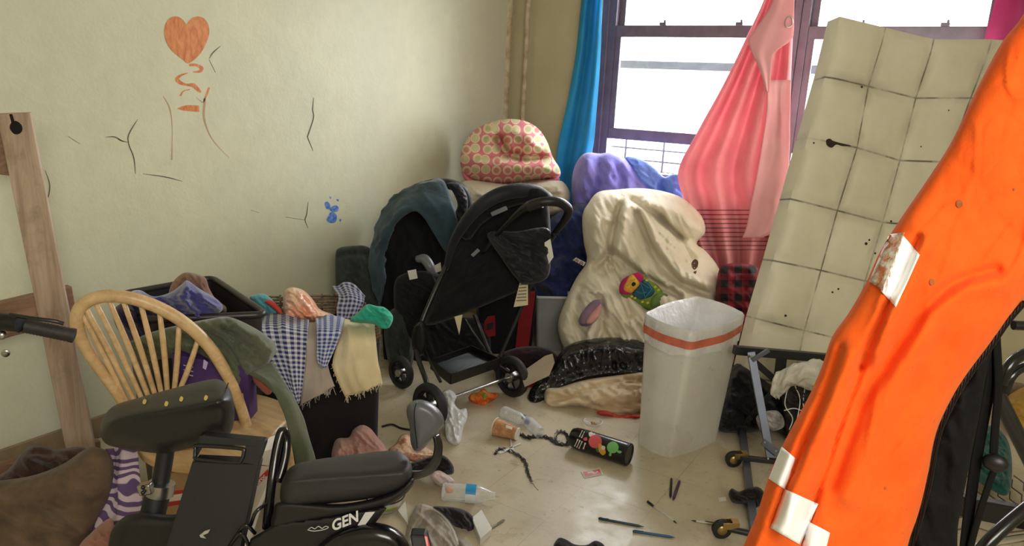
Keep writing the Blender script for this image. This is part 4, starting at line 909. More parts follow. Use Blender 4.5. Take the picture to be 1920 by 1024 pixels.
# ------------------------------------------------------------------ electric bike in the foreground
M_VIN = mat('black_vinyl', (28, 26, 27), .42, bump=.12, bs=220, bd=.002); M_VIN2 = mat('matte_black_vinyl', (42, 41, 43), .55, bump=.15, bs=260, bd=.002)
M_CASE = mat('black_case', (22, 20, 21), .55, bump=.04); M_GLOSS = mat('gloss_black_paint', (18, 17, 20), .2, spec=.6)
eb = thing('electric_bicycle', 'black electric bicycle with saddle, rear passenger seat and battery case, close at left', 'electric bicycle', V(*(D(480, 1000, 1.55)).xy, 0))
def sdep(ya, yb, dn, dt):   # nearer than ya: side wall; above it the top recedes
    return lambda x, y: dn+(max(0, ya(x)-y)/yb)*dt
edge = lambda x: 792-(x-190)*.17
ob = inflate([(188, 808), (194, 782), (216, 760), (260, 746), (330, 727), (385, 713), (412, 712), (430, 728), (440, 768), (434, 808), (412, 826), (350, 842), (300, 850), (236, 842), (198, 832)], sdep(edge, 60, 1.60, .10), .07, .08, rim=34, inner=1,
             folds=[([(196, 796), (262, 776), (340, 764), (400, 752), (434, 742)], 12, .014)])
sdt = tree(ob); sd = ob.build('saddle', M_VIN, eb, smooth=180)
M_FOAM = mat('yellow_foam', (224, 196, 110), .9)
for x, y in ((271, 753), (312, 757), (340, 748), (386, 746)): decal(sdt, [(x-4, y+3), (x-1, y-5), (x+4, y-2), (x+1, y+5)], 'torn_spot', M_FOAM, sd, .003, 2)
stp = [(a[0], a[1]) for a in cr([(428, 718), (420, 742), (404, 758), (384, 766)], 6)]
MB().tube([hit(sdt, x, y, .001) or D(x, y, 1.55) for x, y in stp], .0012, 5).build('stitching', M_BLACK, sd)
tub([(312, 838, 1.64), (302, 900, 1.62), (292, 945, 1.60), (280, 1010, 1.57)], .020, 'seat_post', M_CASE, eb, 4, 16)
tub([(296, 926, 1.61), (282, 985, 1.58), (270, 1060, 1.52)], .029, 'seat_tube', M_CASE, eb, 4, 16)
tub([(303, 906, 1.61), (299, 928, 1.605)], .0315, 'clamp', M_STEEL, eb, 2, 20)
cl = MB().bar(D(262, 918, 1.58), D(286, 914, 1.58), .022, .026).build('clamp_lug', M_STEEL, eb, bevel=.003)
for y in (914, 924): MB().ball(D(268, y, 1.565), .005).build('clamp_screw', M_BLKM, eb)
inflate([(225, 975), (260, 962), (320, 965), (370, 960), (380, 985), (360, 1030), (220, 1050), (205, 1010)], 1.55, .04, .05).build('frame_shell', M_CASE, eb, smooth=180)
# battery case with carry handle
bc = lambda *P: [D(x, y, 1.50+(y-820)*-.0004) for x, y in P]
mb = MB(); th = hd*.035; th2 = hd*.022
mb.prism(bc((362, 866), (484, 872), (440, 1080), (294, 1080)), th); mb.prism(bc((373, 818), (384, 815), (378, 836), (362, 866)), th2); mb.prism(bc((460, 836), (496, 836), (484, 872), (454, 868)), th2)
mb.prism(bc((378, 816), (496, 828), (496, 838), (374, 834)), th2)
case = mb.build('battery_case', M_CASE, eb, smooth=30, bevel=.004)
MB().tube(bc((367, 842), (372, 836), (450, 841), (457, 848), (452, 864), (440, 867), (372, 861), (366, 854)), .0045, 8, True, sm=4).build('carry_handle', M_BLKM, case, smooth=180)
M_SCR = mat('worn_silver_print', (170, 166, 160), .4)
decl = lambda P, nm, m, d=1.43: MB().prism([D(x, y, d) for x, y in P], hd*.001).build(nm, m, case, smooth=0)
decl([(374, 1004), (384, 996), (394, 993), (390, 1000), (380, 1004), (386, 1010), (376, 1008)], 'emblem', M_SCR, 1.415)
# passenger seat
edge2 = lambda x: 905-(x-530)*.07
ob = inflate([(526, 940), (528, 905), (545, 876), (585, 863), (660, 853), (735, 845), (762, 856), (773, 880), (766, 906), (742, 922), (690, 936), (600, 946), (545, 952)], sdep(edge2, 55, 1.44, .10), .05, .06, rim=24, folds=[([(535, 905), (600, 890), (700, 884), (768, 876)], 10, .008)])
ob.build('passenger_seat', M_VIN2, eb, smooth=180)
inflate([(512, 962), (530, 940), (640, 945), (730, 925), (772, 896), (774, 910), (752, 934), (716, 952), (640, 968), (560, 982), (512, 990)], 1.43, .03, .12, rim=10).build('seat_base', M_CASE, eb, smooth=180)
MB().tube(fr((500, 990, 1.46), (508, 920, 1.47), (516, 860, 1.50), (524, 822, 1.52), (531, 808, 1.53), (537, 826, 1.53), (534, 860, 1.51), (522, 905, 1.48)), .0105, 12, sm=5).build('grab_loop', M_GLOSS, eb, smooth=180)
inflate([(470, 1010), (520, 980), (620, 968), (716, 950), (726, 952), (700, 986), (668, 1010), (640, 1050), (560, 1080), (450, 1080)], 1.415, .012, .1, rim=10, sharp=True).build('side_panel', M_CASE, eb, smooth=40)
pan = eb
M_PRT = mat('grey_white_print', (206, 204, 200), .5)
mtx = frame_at(D(645, 979, 1.398), CX*.93+CU*.36, CU)
text_mesh('GEN', .030, M_PRT, 'lettering', eb, mtx, .35, .0004, .0008)
stripe = MB().prism([D(x, y, 1.398) for x, y in ((669, 988), (685, 961), (703, 960), (683, 987))], hd*.001).build('stripe', M_PRT, eb, smooth=0)
MB().tube(fr((577, 994, 1.398), (584, 989, 1.398), (590, 992, 1.398), (597, 987, 1.398), (604, 991, 1.398), (610, 987, 1.398), (616, 989, 1.398), (608, 993, 1.398), (590, 996, 1.398), (577, 994, 1.398)), .0009, 5, sm=3).build('script_logo', M_PRT, eb, smooth=180)
inflate([(560, 1080), (596, 1020), (640, 990), (690, 979), (732, 986), (760, 1006), (775, 1034), (780, 1080)], 1.42, .05, .10, rim=40).build('rear_fender', M_GLOSS, eb, smooth=180)
MB().prism(fr((768, 1004, 1.362), (798, 1005, 1.362), (808, 1040, 1.342), (775, 1044, 1.342)), hd*.03).build('tail_bracket', M_CASE, eb, smooth=0, bevel=.004)
MB().prism(fr((796, 1006, 1.357), (801, 1007, 1.357), (810, 1044, 1.337), (804, 1044, 1.337)), hd*.004).build('reflector', mat('red_reflector', (206, 70, 64), .3), eb, smooth=0)
# backrest pad on its bracket
ob = inflate([(762, 772), (768, 756), (786, 749), (808, 756), (826, 772), (833, 792), (822, 810), (806, 828), (792, 843), (778, 846), (770, 830), (768, 800)], 1.47, .045, .045, rim=22)
pdt = tree(ob); pad = ob.build('backrest_pad', mat('grey_black_vinyl', (84, 86, 92), .38, bump=.1, bs=200, bd=.002), eb, smooth=180)
MB().tube([hit(pdt, x, y, .001) or D(x, y, 1.44) for x, y in [tuple(p) for p in cr([(782, 752), (777, 770), (778, 800), (783, 840)], 5)]], .001, 5).build('stitching', M_BLACK, pad)
g = [[(814, 818, 1.47), (822, 814, 1.49)], [(816, 840, 1.465), (828, 836, 1.485)], [(810, 862, 1.46), (824, 866, 1.48)], [(794, 880, 1.455), (806, 888, 1.475)], [(766, 882, 1.45), (770, 900, 1.47)]]
sheet(g, 4, 6).build('backrest_bracket', M_BLKM, eb, smooth=60, solid=.006)
# handlebar
tub([(-120, 590, 1.66), (-20, 604, 1.67), (40, 612, 1.68)], .012, 'handlebar', M_BLKM, eb, 4, 14)
mb = MB(); g0, g1 = D(34, 608, 1.68), D(140, 630, 1.72); ax = (g1-g0); L_ = ax.length
mb.lathe([(.013, 0), (.0195, .002), (.0195, L_*.06), (.0165, L_*.08)]+[(.0165+.0012*(k % 2), L_*(.1+.03*k)) for k in range(28)]+[(.018, L_*.96), (.018, L_), (.010, L_+.002)], g0, ax, 20)
mb.build('grip', mat('worn_black_rubber', (44, 40, 38), .6, col2=(30, 27, 26), vs=30, bump=.2, bs=90), eb, smooth=60)
tub([(0, 603, 1.66), (38, 606, 1.66)], .021, 'brake_clamp', M_BLACK, eb, 2, 18)
tub([(20, 590, 1.66), (60, 597, 1.65), (100, 602, 1.66), (119, 607, 1.67)], .005, 'brake_lever', M_BLKM, eb, 5, 8)
MB().ball(D(4, 628, 1.66), .011).build('clamp_bolt', M_STEEL, eb)
for k, (a, b, c_) in enumerate((((470, 985), (480, 960), (500, 945)), ((440, 1010), (460, 985), (478, 1000)), ((430, 1024), (452, 1000), (470, 1030)))):
    tub([(*a, 1.42), (*b, 1.40), (*c_, 1.42)], .004, 'cable', M_GLOSS, eb, 5, 8)
# wheels below
bdir = (D(100, 620, 1.68)-D(680, 1000, 1.45)); bdir.z = 0; bdir.normalize(); side = bdir.cross(UP)
rw = D(660, 1024, 1.48); rw.z = .285; wheel(rw, side, .285, .07, eb, M_STEEL, 6); fwp = rw+bdir*1.1; fwp.z = .285
tub_ = MB().tube([rw, V(*(D(480, 1000, 1.5)).xy, .36), D(280, 1060, 1.52)], .02, 12, sm=4).build('chain_stay', M_CASE, eb, smooth=180)
# ------------------------------------------------------------------ boxes and cloth around the bike
crt = thing('food_carton', 'white food carton with a slanted red label behind the battery case', 'carton', V(*(G(484, 1000, 0)).xy, 0))
MB().prism(fr((484, 850, 1.90), (509, 842, 1.94), (512, 880, 1.94), (470, 980, 1.90), (448, 1050, 1.88), (440, 1000, 1.88)), hd*.1).build('box', mat('white_carton', (224, 216, 208), .7), crt, smooth=0)
MB().prism(fr((474, 908, 1.882), (502, 880, 1.886), (504, 890, 1.886), (476, 918, 1.882)), hd*.002).build('label', mat('red_label', (200, 40, 48), .6), crt, smooth=0)
text_mesh('Broc', .017, M_PAPER, 'lettering', crt, frame_at(D(489, 899, 1.878), CX*.72+CU*.69, CU-CX), .0, .0004, .0004)
s = NT('striped_carton'); wv_ = s.add('ShaderNodeSeparateXYZ'); s.l.new(s.coords(), wv_.inputs[0]); fr_ = s.math('FRACT', s.math('MULTIPLY', wv_.outputs['Z'], 9.)); f1 = s.math('LESS_THAN', fr_, .45)
f2 = s.math('LESS_THAN', s.math('FRACT', s.math('MULTIPLY', wv_.outputs['Z'], 27.)), .42)
s.color(s.mix(f1, lin((172, 138, 100)), s.mix(f2, lin((226, 216, 204)), lin((186, 52, 50))))); s.b.inputs['Roughness'].default_value = .8; M_STRC = s.m
pk0 = MB().prism(fr((300, 850, 2.0), (372, 836, 2.04), (360, 1060, 2.04), (296, 1060, 2.0)), hd*.12)
tag(pk0.build('carton', M_STRC, smooth=0), 'tan carton with red and white stripes behind the seat post', 'carton')
s = NT('purple_scroll_print'); vv = s.add('ShaderNodeTexWave', wave_type='RINGS'); vv.inputs['Scale'].default_value = 11; vv.inputs['Distortion'].default_value = 14; vv.inputs['Detail'].default_value = 1.; vv.inputs['Detail Scale'].default_value = .8; s.l.new(s.coords('UV'), vv.inputs['Vector'])
s.color(s.mix(s.mapr(vv.outputs[1], .42, .58), lin((92, 70, 112)), lin((196, 176, 188)))); s.b.inputs['Roughness'].default_value = .9; s.bump(s.noise(14, 3), .3, .02); M_SCRO = s.m
g = [[(205, 842, 2.02), (232, 838, 2.0), (258, 846, 2.0)], [(208, 890, 1.98), (232, 890, 1.95), (262, 890, 1.96)], [(206, 935, 1.95), (230, 940, 1.92), (266, 930, 1.93)], [(180, 985, 1.92), (225, 985, 1.88), (262, 980, 1.9)], [(160, 1040, 1.9), (215, 1045, 1.86), (255, 1040, 1.88)], [(140, 1100, 1.88), (205, 1100, 1.84), (250, 1100, 1.86)]]
tag(sheet(g, 8, 8, wr=(.02, .1, 3)).build('printed_cloth', M_SCRO, smooth=180, solid=.004), 'purple and white scroll-print cloth hanging below the saddle', 'cloth')
M_BRN = cloth('brown_plush', (106, 86, 68), (80, 64, 52), .95, wr=.3, ws=10, sheen=.1, vs=14)
ob = inflate([(-120, 930), (-20, 905), (60, 892), (118, 870), (165, 840), (200, 846), (214, 880), (208, 940), (190, 985), (150, 1060), (60, 1110), (-120, 1110)], 1.98, .09, .2, rim=45, wr=(.014, 120, 30, 2))
tag(ob.build('blanket', M_BRN, smooth=180), 'brown plush blanket heaped in the bottom left corner', 'blanket')
ob = inflate([(-100, 910), (0, 890), (40, 850), (62, 835), (110, 842), (150, 838), (168, 852), (130, 890), (60, 910), (-40, 930)], 2.2, .08, .1, wr=(.03, 40, 20, 2))
tag(ob.build('garment', cloth('dark_brown_cloth', (84, 60, 48), (58, 42, 36), .95, wr=.5), smooth=180), 'dark brown garment on top of the plush blanket at the wall', 'garment')
ob = inflate([(146, 1030), (170, 1000), (205, 972), (214, 990), (208, 1040), (180, 1090), (140, 1090)], 1.80, .05, .06, wr=(.015, 30, 40, 2))
tag(ob.build('garment', cloth('dusty_rose_cloth', (160, 112, 94), rough=.9, wr=.4), smooth=180), 'dusty rose garment at the bottom edge beside the brown blanket', 'garment')
# ------------------------------------------------------------------ heap in front of the comforter
s = NT('black_refuse_film'); s.color(lin((22, 22, 26))); s.b.inputs['Roughness'].default_value = .22; s.b.inputs['Specular IOR Level'].default_value = .7
mp = s.add('ShaderNodeMapping'); mp.inputs['Scale'].default_value = (1, 1, .5); s.l.new(s.coords(), mp.inputs['Vector'])
s.bump(s.noise(9, 3, .5, mp.outputs[0], 1.2), .5, .04); M_BAG = s.m
ob = inflate([(988, 750), (996, 728), (1012, 706), (1036, 690), (1048, 664), (1070, 645), (1100, 637), (1140, 633), (1185, 636), (1230, 650), (1235, 700), (1190, 706), (1140, 706), (1100, 713), (1060, 726), (1030, 742), (1014, 758), (998, 762)],
             lind(633, 3.95, 762, 3.66), .07, .1, rim=34, cre=30, wr=(.016, 40, 80, 3), folds=[([(1010, 740), (1050, 712), (1120, 690), (1220, 684)], 12, -.03), ([(1050, 670), (1120, 655), (1220, 660)], 10, .03)])
tag(ob.build('refuse_bag', M_BAG, smooth=180), 'shiny black plastic refuse bag spread in front of the off-white comforter', 'plastic bag')
M_CRM2 = cloth('yellowed_cotton', (226, 208, 178), (200, 172, 138), .9, wr=.5, ws=10)
ob = inflate([(1020, 742), (1026, 728), (1050, 726), (1090, 714), (1140, 706), (1230, 700), (1232, 764), (1205, 772), (1180, 780), (1140, 778), (1108, 768), (1076, 762), (1044, 766), (1026, 760)],
             lind(700, 3.78, 780, 3.58), .08, .08, rim=20, cre=18, wr=(.03, 26, 15, 3), folds=[([(1030, 755), (1080, 742), (1130, 722), (1200, 712)], 6, -.04), ([(1080, 760), (1130, 748), (1200, 735)], 10, .03), ([(1110, 762), (1160, 762), (1225, 748)], 5, -.03)])
tag(ob.build('blanket', M_CRM2, smooth=180), 'yellowed cream blanket rolled under the black refuse bag', 'blanket')
M_REDP = mat('red_film', (214, 60, 42), .3, bump=.5, bs=40, bd=.02, var=.35, vs=30)
ob = inflate([(1118, 772), (1135, 770), (1160, 778), (1195, 777), (1202, 782), (1190, 788), (1160, 787), (1140, 782), (1124, 778)], 3.52, .02, .03, wr=(.008, 10, 20, 2))
tag(ob.build('wrapper', M_REDP, smooth=180), 'red wrapper poking out under the cream blanket', 'wrapper')
ob = inflate([(974, 735), (982, 712), (996, 710), (1004, 716), (998, 730), (1000, 740), (984, 742)], 3.85, .02, .03, wr=(.01, 10, 20, 2))
tag(ob.build('wrapper', M_REDP, smooth=180), 'red crumpled wrapper beside the right stroller wheel', 'wrapper')
# shoe on the comforter
dsh = lambda x, y: dwhite(x, y)-.20
dh = dsh(1210, 545)
sh = thing('sneaker', 'bright green child sneaker with teal laces lying on the off-white comforter', 'shoe', D(1215, 580, dh))
M_LIME = mat('lime_mesh', (122, 158, 62), .7, bump=.3, bs=300); M_MGT = mat('magenta_lining', (190, 32, 104), .8); M_TLC = mat('teal_lace', (34, 88, 108), .75); M_YOR = mat('yellow_orange_print', (238, 196, 60), .6, col2=(226, 140, 60), vs=60); M_YEL = mat('yellow_trim', (220, 204, 50), .6); M_MOSS = mat('moss_suede', (112, 138, 78), .85)
inflate([(1161, 546), (1165, 528), (1180, 518), (1206, 514), (1214, 524), (1232, 534), (1244, 548), (1262, 556), (1270, 566), (1256, 576), (1232, 584), (1212, 580), (1190, 568), (1172, 560)], lambda x, y: dh, .05, .07, rim=16).build('upper', M_LIME, sh, smooth=180)
inflate([(1161, 546), (1163, 532), (1170, 522), (1188, 513), (1200, 511), (1207, 522), (1200, 540), (1184, 554), (1168, 552)], dh-.035, .02, .03, rim=8, step=2).build('lining', M_MGT, sh, smooth=180)
tn = inflate([(1169, 538), (1178, 520), (1186, 515), (1194, 522), (1200, 534), (1190, 546), (1183, 550), (1171, 546)], dh-.05, .022, .02, rim=6, step=1.6); tnt = tree(tn)
to = tn.build('tongue', M_YOR, sh, smooth=180)
decal(tnt, [(1182, 533), (1186, 527), (1192, 528), (1194, 534), (1189, 538), (1184, 537)], 'badge_ring', M_YEL, to, .002); decal(tnt, [(1184, 533), (1187, 529), (1191, 530), (1192, 534), (1188, 537), (1185, 536)], 'badge', M_BLACK, to, .0035)
inflate([(1184, 552), (1192, 540), (1202, 530), (1210, 524), (1220, 534), (1228, 546), (1222, 556), (1212, 560), (1200, 562)], dh-.045, .025, .02, rim=8, step=1.8).build('lace_panel', M_TLC, sh, smooth=180)
inflate([(1219, 560), (1232, 548), (1246, 550), (1262, 558), (1268, 566), (1250, 574), (1230, 580), (1220, 576)], dh-.03, .035, .02, rim=10, step=2).build('toe_cap', M_MOSS, sh, smooth=180)
for p in (((1200, 530), (1206, 546), (1210, 560)), ((1201, 530), (1212, 538), (1222, 542)), ((1222, 542), (1214, 552), (1208, 560)), ((1192, 546), (1202, 550), (1212, 548)), ((1206, 528), (1214, 532), (1220, 540))):
    MB().tube([D(x, y, dh-.077) for x, y in p], .0035, 6, sm=4).build('lace', mat('bright_teal_lace', (52, 122, 150), .7) if 'bright_teal_lace' not in bpy.data.materials else bpy.data.materials['bright_teal_lace'], sh, smooth=180)
for x, y in ((1184, 556), (1190, 559), (1204, 566), (1214, 568), (1212, 526), (1228, 538), (1234, 544)): MB().bar(D(x-2, y+1, dh-.058), D(x+3, y-1, dh-.058), .006, .012).build('eyelet', M_YEL, sh, bevel=.002)
ob = inflate([(1085, 602), (1090, 588), (1102, 572), (1114, 563), (1127, 562), (1130, 570), (1124, 588), (1118, 602), (1104, 611), (1090, 611)], lambda x, y: dwhite(x, y)-.27, .04, .05, rim=9)
sl = tag(ob.build('slipper', cloth('lilac_felt', (150, 122, 142), (128, 102, 124), .95, wr=.2), smooth=180), 'small lilac and pink slipper lying on the lower comforter', 'slipper')
inflate([(1098, 606), (1104, 594), (1116, 580), (1126, 570), (1128, 580), (1122, 596), (1110, 608)], lambda x, y: dwhite(x, y)-.315, .02, .03, rim=6).build('pink_side', cloth('pink_felt', (222, 164, 160), rough=.95, wr=.2), sl, smooth=180)
# plaid cloth, dark heap behind the bed frame
M_PLD = gingham('red_black_plaid', (124, 22, 38), (12, 10, 14), .075, wr=.5)
ob = inflate([(1346, 514), (1362, 496), (1392, 494), (1424, 506), (1420, 560), (1410, 650), (1390, 704), (1350, 704), (1342, 600)], lind(494, 4.2, 704, 4.08), .10, .12, wr=(.03, 30, 30, 2), uvs=4.)
tag(ob.build('plaid_cloth', M_PLD, smooth=180), 'red and black plaid cloth heaped between comforter and mattress', 'cloth')
# ------------------------------------------------------------------ litter on the floor
def fl(x, y, z=0.): return G(x, y, z)
M_CLR = thin('clear_plastic', (236, 240, 242), .85, .1)
def bottle(a, b, r, nm, label, labelm=None, cap=None, lz=(.36, .52)):
    """ribbed bottle lying on the floor from base a to mouth b (pixels)"""
    p, q = fl(*a, r), fl(*b, r); L = (q-p).length; ax = (q-p)/L
    bt = thing('water_bottle', label, 'bottle', V((p.x+q.x)/2, (p.y+q.y)/2, 0))
    pr = [(.001, .012), (r*.6, .004), (r*.92, 0), (r, .008)]; n = 9
    for k in range(n*2): pr.append((r*(.94 if k % 2 else 1), .012+(L*.56)*k/(n*2)))
    pr += [(r, L*.62), (r*.9, L*.70), (r*.62, L*.82), (r*.42, L*.9), (r*.40, L*.97)]
    MB().lathe(pr, p, ax, 28, cap=(True, False)).build('body', M_CLR, bt, smooth=50)
    if labelm: MB().lathe([(r*1.02, L*lz[0]), (r*1.02, L*lz[1])], p, ax, 28, cap=(False, False)).build('label', labelm, bt, smooth=60)
    if cap: MB().lathe([(r*.46, L*.93), (r*.48, L*.94), (r*.48, L*1.0), (r*.44, L*1.01)], p, ax, 20).build('cap', cap, bt, smooth=40)
    return bt
M_CAP = mat('blue_cap', (30, 78, 190), .4)
s = NT('blue_white_label'); sp = s.add('ShaderNodeSeparateXYZ'); s.l.new(s.coords(), sp.inputs[0]); f = s.math('GREATER_THAN', sp.outputs['Z'], .052)
s.color(s.mix(f, lin((222, 224, 226)), lin((40, 150, 210)))); s.b.inputs['Roughness'].default_value = .4; M_LBL = s.m
bt = bottle((830, 922), (932, 930), .036, 'b', 'empty clear ribbed bottle with blue and white label lying near the bike seat', M_LBL, None, (.43, .62))
for k in range(4):
    p = fl(877+k*4, 930, .074-.0); a = fl(877+k*4, 924, 0); 
MB().ball(fl(842, 918, .03), (.018, .014, .014)).build('fruit_pit', mat('peach_pulp', (226, 164, 126), .6), bt, smooth=180)
bottle((944, 772), (990, 792), .03, 'b', 'clear bottle with blue cap lying behind the paper cup, pointing right', None, M_CAP)
bottle((1012, 812), (982, 782), .028, 'b', 'crumpled clear bottle lying at the far side of the paper cup near the hair strands', None, M_CAP)
# paper cup
p, q = fl(928, 800, .042), fl(970, 814, .032); L = (q-p).length; ax = (q-p)/L
s = NT('brown_cup_print'); s.color(s.mix(s.mapr(s.noise(26, 4, .7), .42, .6), lin((172, 116, 78)), lin((206, 158, 112)))); s.b.inputs['Roughness'].default_value = .5; M_CUP = s.m
cup = thing('paper_cup', 'brown printed paper cup lying on its side on the floor', 'cup', V(p.x, p.y, 0))
MB().lathe([(.0395, .003), (.0425, 0), (.0295, L), (.0285, L), (.0265, L-.006)], p, ax, 32, cap=(False, True)).build('body', M_CUP, cup, smooth=40)
MB().lathe([(.043, -.002), (.045, .001), (.043, .004)], p, ax, 32, cap=(False, False)).build('rim', M_PAPER, cup, smooth=180)
MB().lathe([(.0298, L-.002), (.0305, L+.001), (.028, L+.003), (.001, L+.001)], p, ax, 32, cap=(False, True)).build('base', M_PAPER, cup, smooth=40)
ctr = tree(MB().lathe([(.0425, 0), (.0295, L)], p, ax, 32)); lb_ = decal(ctr, [(949, 797), (961, 801), (960, 806), (948, 802)], 'printed_label', M_PAPER, cup, .0015, 0)
# forks
def fork(a, b, label):
    p, q = fl(*a, .004), fl(*b, .004); ax = (q-p).normalized(); sd = ax.cross(UP); L = .14
    f = thing('plastic_fork', label, 'fork', p); 
    pts = [p-sd*.004, p-sd*.003+ax*L*.55, p-sd*.009+ax*L*.7, p-sd*.0105+ax*L*.78, p+sd*.0105+ax*L*.78, p+sd*.009+ax*L*.7, p+sd*.003+ax*L*.55, p+sd*.004]
    MB().prism(pts, V(0, 0, .002)).build('handle', M_WHITE, f, smooth=0)
    for k in (-1.5, -.5, .5, 1.5): MB().bar(p+sd*k*.0058+ax*L*.77, p+sd*k*.0058+ax*L+UP*.001, .003, .002).build('tine', M_WHITE, f, smooth=0)
fork((976, 832), (926, 854), 'white plastic fork lying flat, its tines towards the bike'); fork((957, 822), (962, 856), 'white plastic fork lying across the other fork, tines towards the camera')
# hair
M_HAIR = mat('black_hair', (36, 30, 34), .5)
def hair(path, n, sp_, label, amp=4, curl=0, sd=0):
    rnd = random.Random(sd); mb = MB()
    for k in range(n):
        o = np.array((rnd.uniform(-sp_, sp_), rnd.uniform(-sp_, sp_)*.6)); ph = rnd.uniform(0, 6); P = cr([(x+o[0]*rnd.uniform(.4, 1), y+o[1]) for x, y in path], 7)
        end = rnd.uniform(.6, 1); P = P[:max(4, int(len(P)*end))]
        pts = [fl(p[0]+amp*.3*math.sin(i*1.9+ph), p[1]+amp*.5*math.cos(i*1.7+ph), .003+.003*math.sin(i+ph)+.002*k/n) for i, p in enumerate(P)]
        mb.tube(pts, .0011, 4)
    o = mb.build('hair_strands', M_HAIR, smooth=180); o['kind'] = 'stuff'; return tag(o, label, 'hair')
hair([(928, 850), (940, 842), (965, 850), (984, 866), (990, 886), (1000, 905), (1020, 928)], 12, 4, 'wavy black hair strands trailing from the forks across the floor', 4, sd=1)
hair([(972, 812), (990, 820), (1010, 817), (1030, 822), (1048, 832), (1066, 830), (1060, 812), (1046, 810), (1042, 826), (1062, 838)], 14, 4, 'tangled black hair strands between the cup and the black canister', 5, sd=2)
# black snack canister
M_CANP = mat('black_gloss_print', (24, 22, 26), .25); p, q = fl(1076, 820, .05), fl(1180, 853, .05); L = (q-p).length; ax = (q-p)/L; rc = .05
can = thing('snack_pouch', 'black snack pouch with pink and green balls printed on it, lying on the floor', 'pouch', V(p.x, p.y, 0))
cm = MB().lathe([(.018, -.014), (rc*.8, -.008), (rc*.95, .01), (rc, .04), (rc, L*.5), (rc, L-.03), (rc*.97, L-.004), (rc*.95, L), (rc*.9, L-.004)], p, ax, 36, squash=None); cnt = tree(cm)
cb = cm.build('pouch_body', M_CANP, can, smooth=50)
MB().lathe([(rc*.99, L-.012), (rc*1.03, L-.006), (rc*1.0, L)], p, ax, 36, cap=(False, False)).build('seam_rim', M_BLACK, can, smooth=180)
def cprint(poly, m, off=.0015, nm='printed_shape', sm=3): decal(cnt, poly, nm, m, cb, off, sm)
circ = lambda x, y, r, n=12, e=1.: [(x+r*math.cos(2*PI*i/n), y+r*e*math.sin(2*PI*i/n)) for i in range(n)]
M_RDB = mat('coral_print', (226, 96, 104), .35); M_GRB = mat('green_print', (122, 196, 116), .35); M_ORP = mat('orange_print', (232, 168, 60), .5); M_LGR = mat('leaf_green_print', (62, 122, 64), .5); M_CRP = mat('cream_print', (232, 222, 210), .5)
cprint([(1104, 812), (1112, 809), (1116, 815), (1106, 819)], M_CRP); cprint([(1094, 822), (1100, 820), (1101, 826), (1095, 826)], M_RDB)
cprint(circ(1116, 828, 12.5), M_RDB, .0020); cprint([(1117, 840), (1126, 836), (1128, 846), (1120, 848)], M_LGR, .0018); cprint([(1123, 832), (1130, 836), (1136, 848), (1130, 854), (1123, 846)], M_ORP, .0024); cprint(circ(1131, 840, 4), M_CRP, .003)
cprint(circ(1149, 839, 11), M_GRB, .0022); cprint([(1142, 850), (1146, 849), (1146, 855), (1142, 855)], M_GRB, .0016); cprint([(1158, 845), (1165, 846), (1164, 850), (1158, 849)], M_GRB, .0016)
for i, (x0, y0) in enumerate(((1085, 804), (1089, 806), (1076, 824), (1080, 826), (1084, 828))):
    w_ = 3; hh = 15 if i < 2 else 13; cprint([(x0+hh*.5, y0-1), (x0+hh*.5+w_*.8, y0), (x0+w_*.8, y0+hh+1), (x0, y0+hh)], M_CRP, .0016, 'text_line', 0)
cprint([(1096, 830), (1099, 831), (1095, 843), (1092, 842)], M_CRP, .0016, 'text_line', 0)
# clear lid with crumbs
c0 = fl(1111, 797, .0); ld = thing('dish', 'clear plastic dish lid with crumbs lying behind the black pouch', 'dish', c0)
MB().lathe([(.001, .003), (.035, .003), (.042, .012), (.047, .02), (.049, .02)], c0, UP, 32, cap=(True, False)).build('dish', thin('frosted_clear', (226, 224, 220), .9, .2), ld, smooth=180)
MB().lathe([(.046, .019), (.050, .0205), (.046, .022)], c0, UP, 32, cap=(False, False)).build('rim', M_PAPER, ld, smooth=180)
cr_ = MB(); rnd = random.Random(3)
M_CRB = mat('tan_crumbs', (170, 140, 104), .9)
for k in range(7):
    a, rr = rnd.uniform(0, 6.3), rnd.uniform(0, .026); MB().ball(c0+V(rr*math.cos(a), rr*math.sin(a), .007), (.006, .005, .004), seg=8, rings=6).build('crumb', M_CRB, ld, smooth=180)
# condiment packet
kp = thing('condiment_packet', 'small red and white condiment packet flat on the floor', 'packet', fl(1110, 888))
MB().prism([fl(*p, .001) for p in ((1089, 885), (1126, 878), (1131, 890), (1096, 897))], V(0, 0, .002)).build('sachet', M_PAPER, kp, smooth=0)
MB().prism([fl(*p, .0032) for p in ((1093, 885), (1124, 880), (1128, 889), (1097, 894))], V(0, 0, .0006)).build('red_print', mat('ketchup_red', (206, 44, 40), .35), kp, smooth=0)
MB().prism([fl(*p, .004) for p in ((1100, 885), (1110, 883), (1116, 887), (1120, 883), (1122, 885), (1114, 890), (1108, 887), (1102, 889))], V(0, 0, .0004)).build('white_print', M_PAPER, kp, smooth=0)
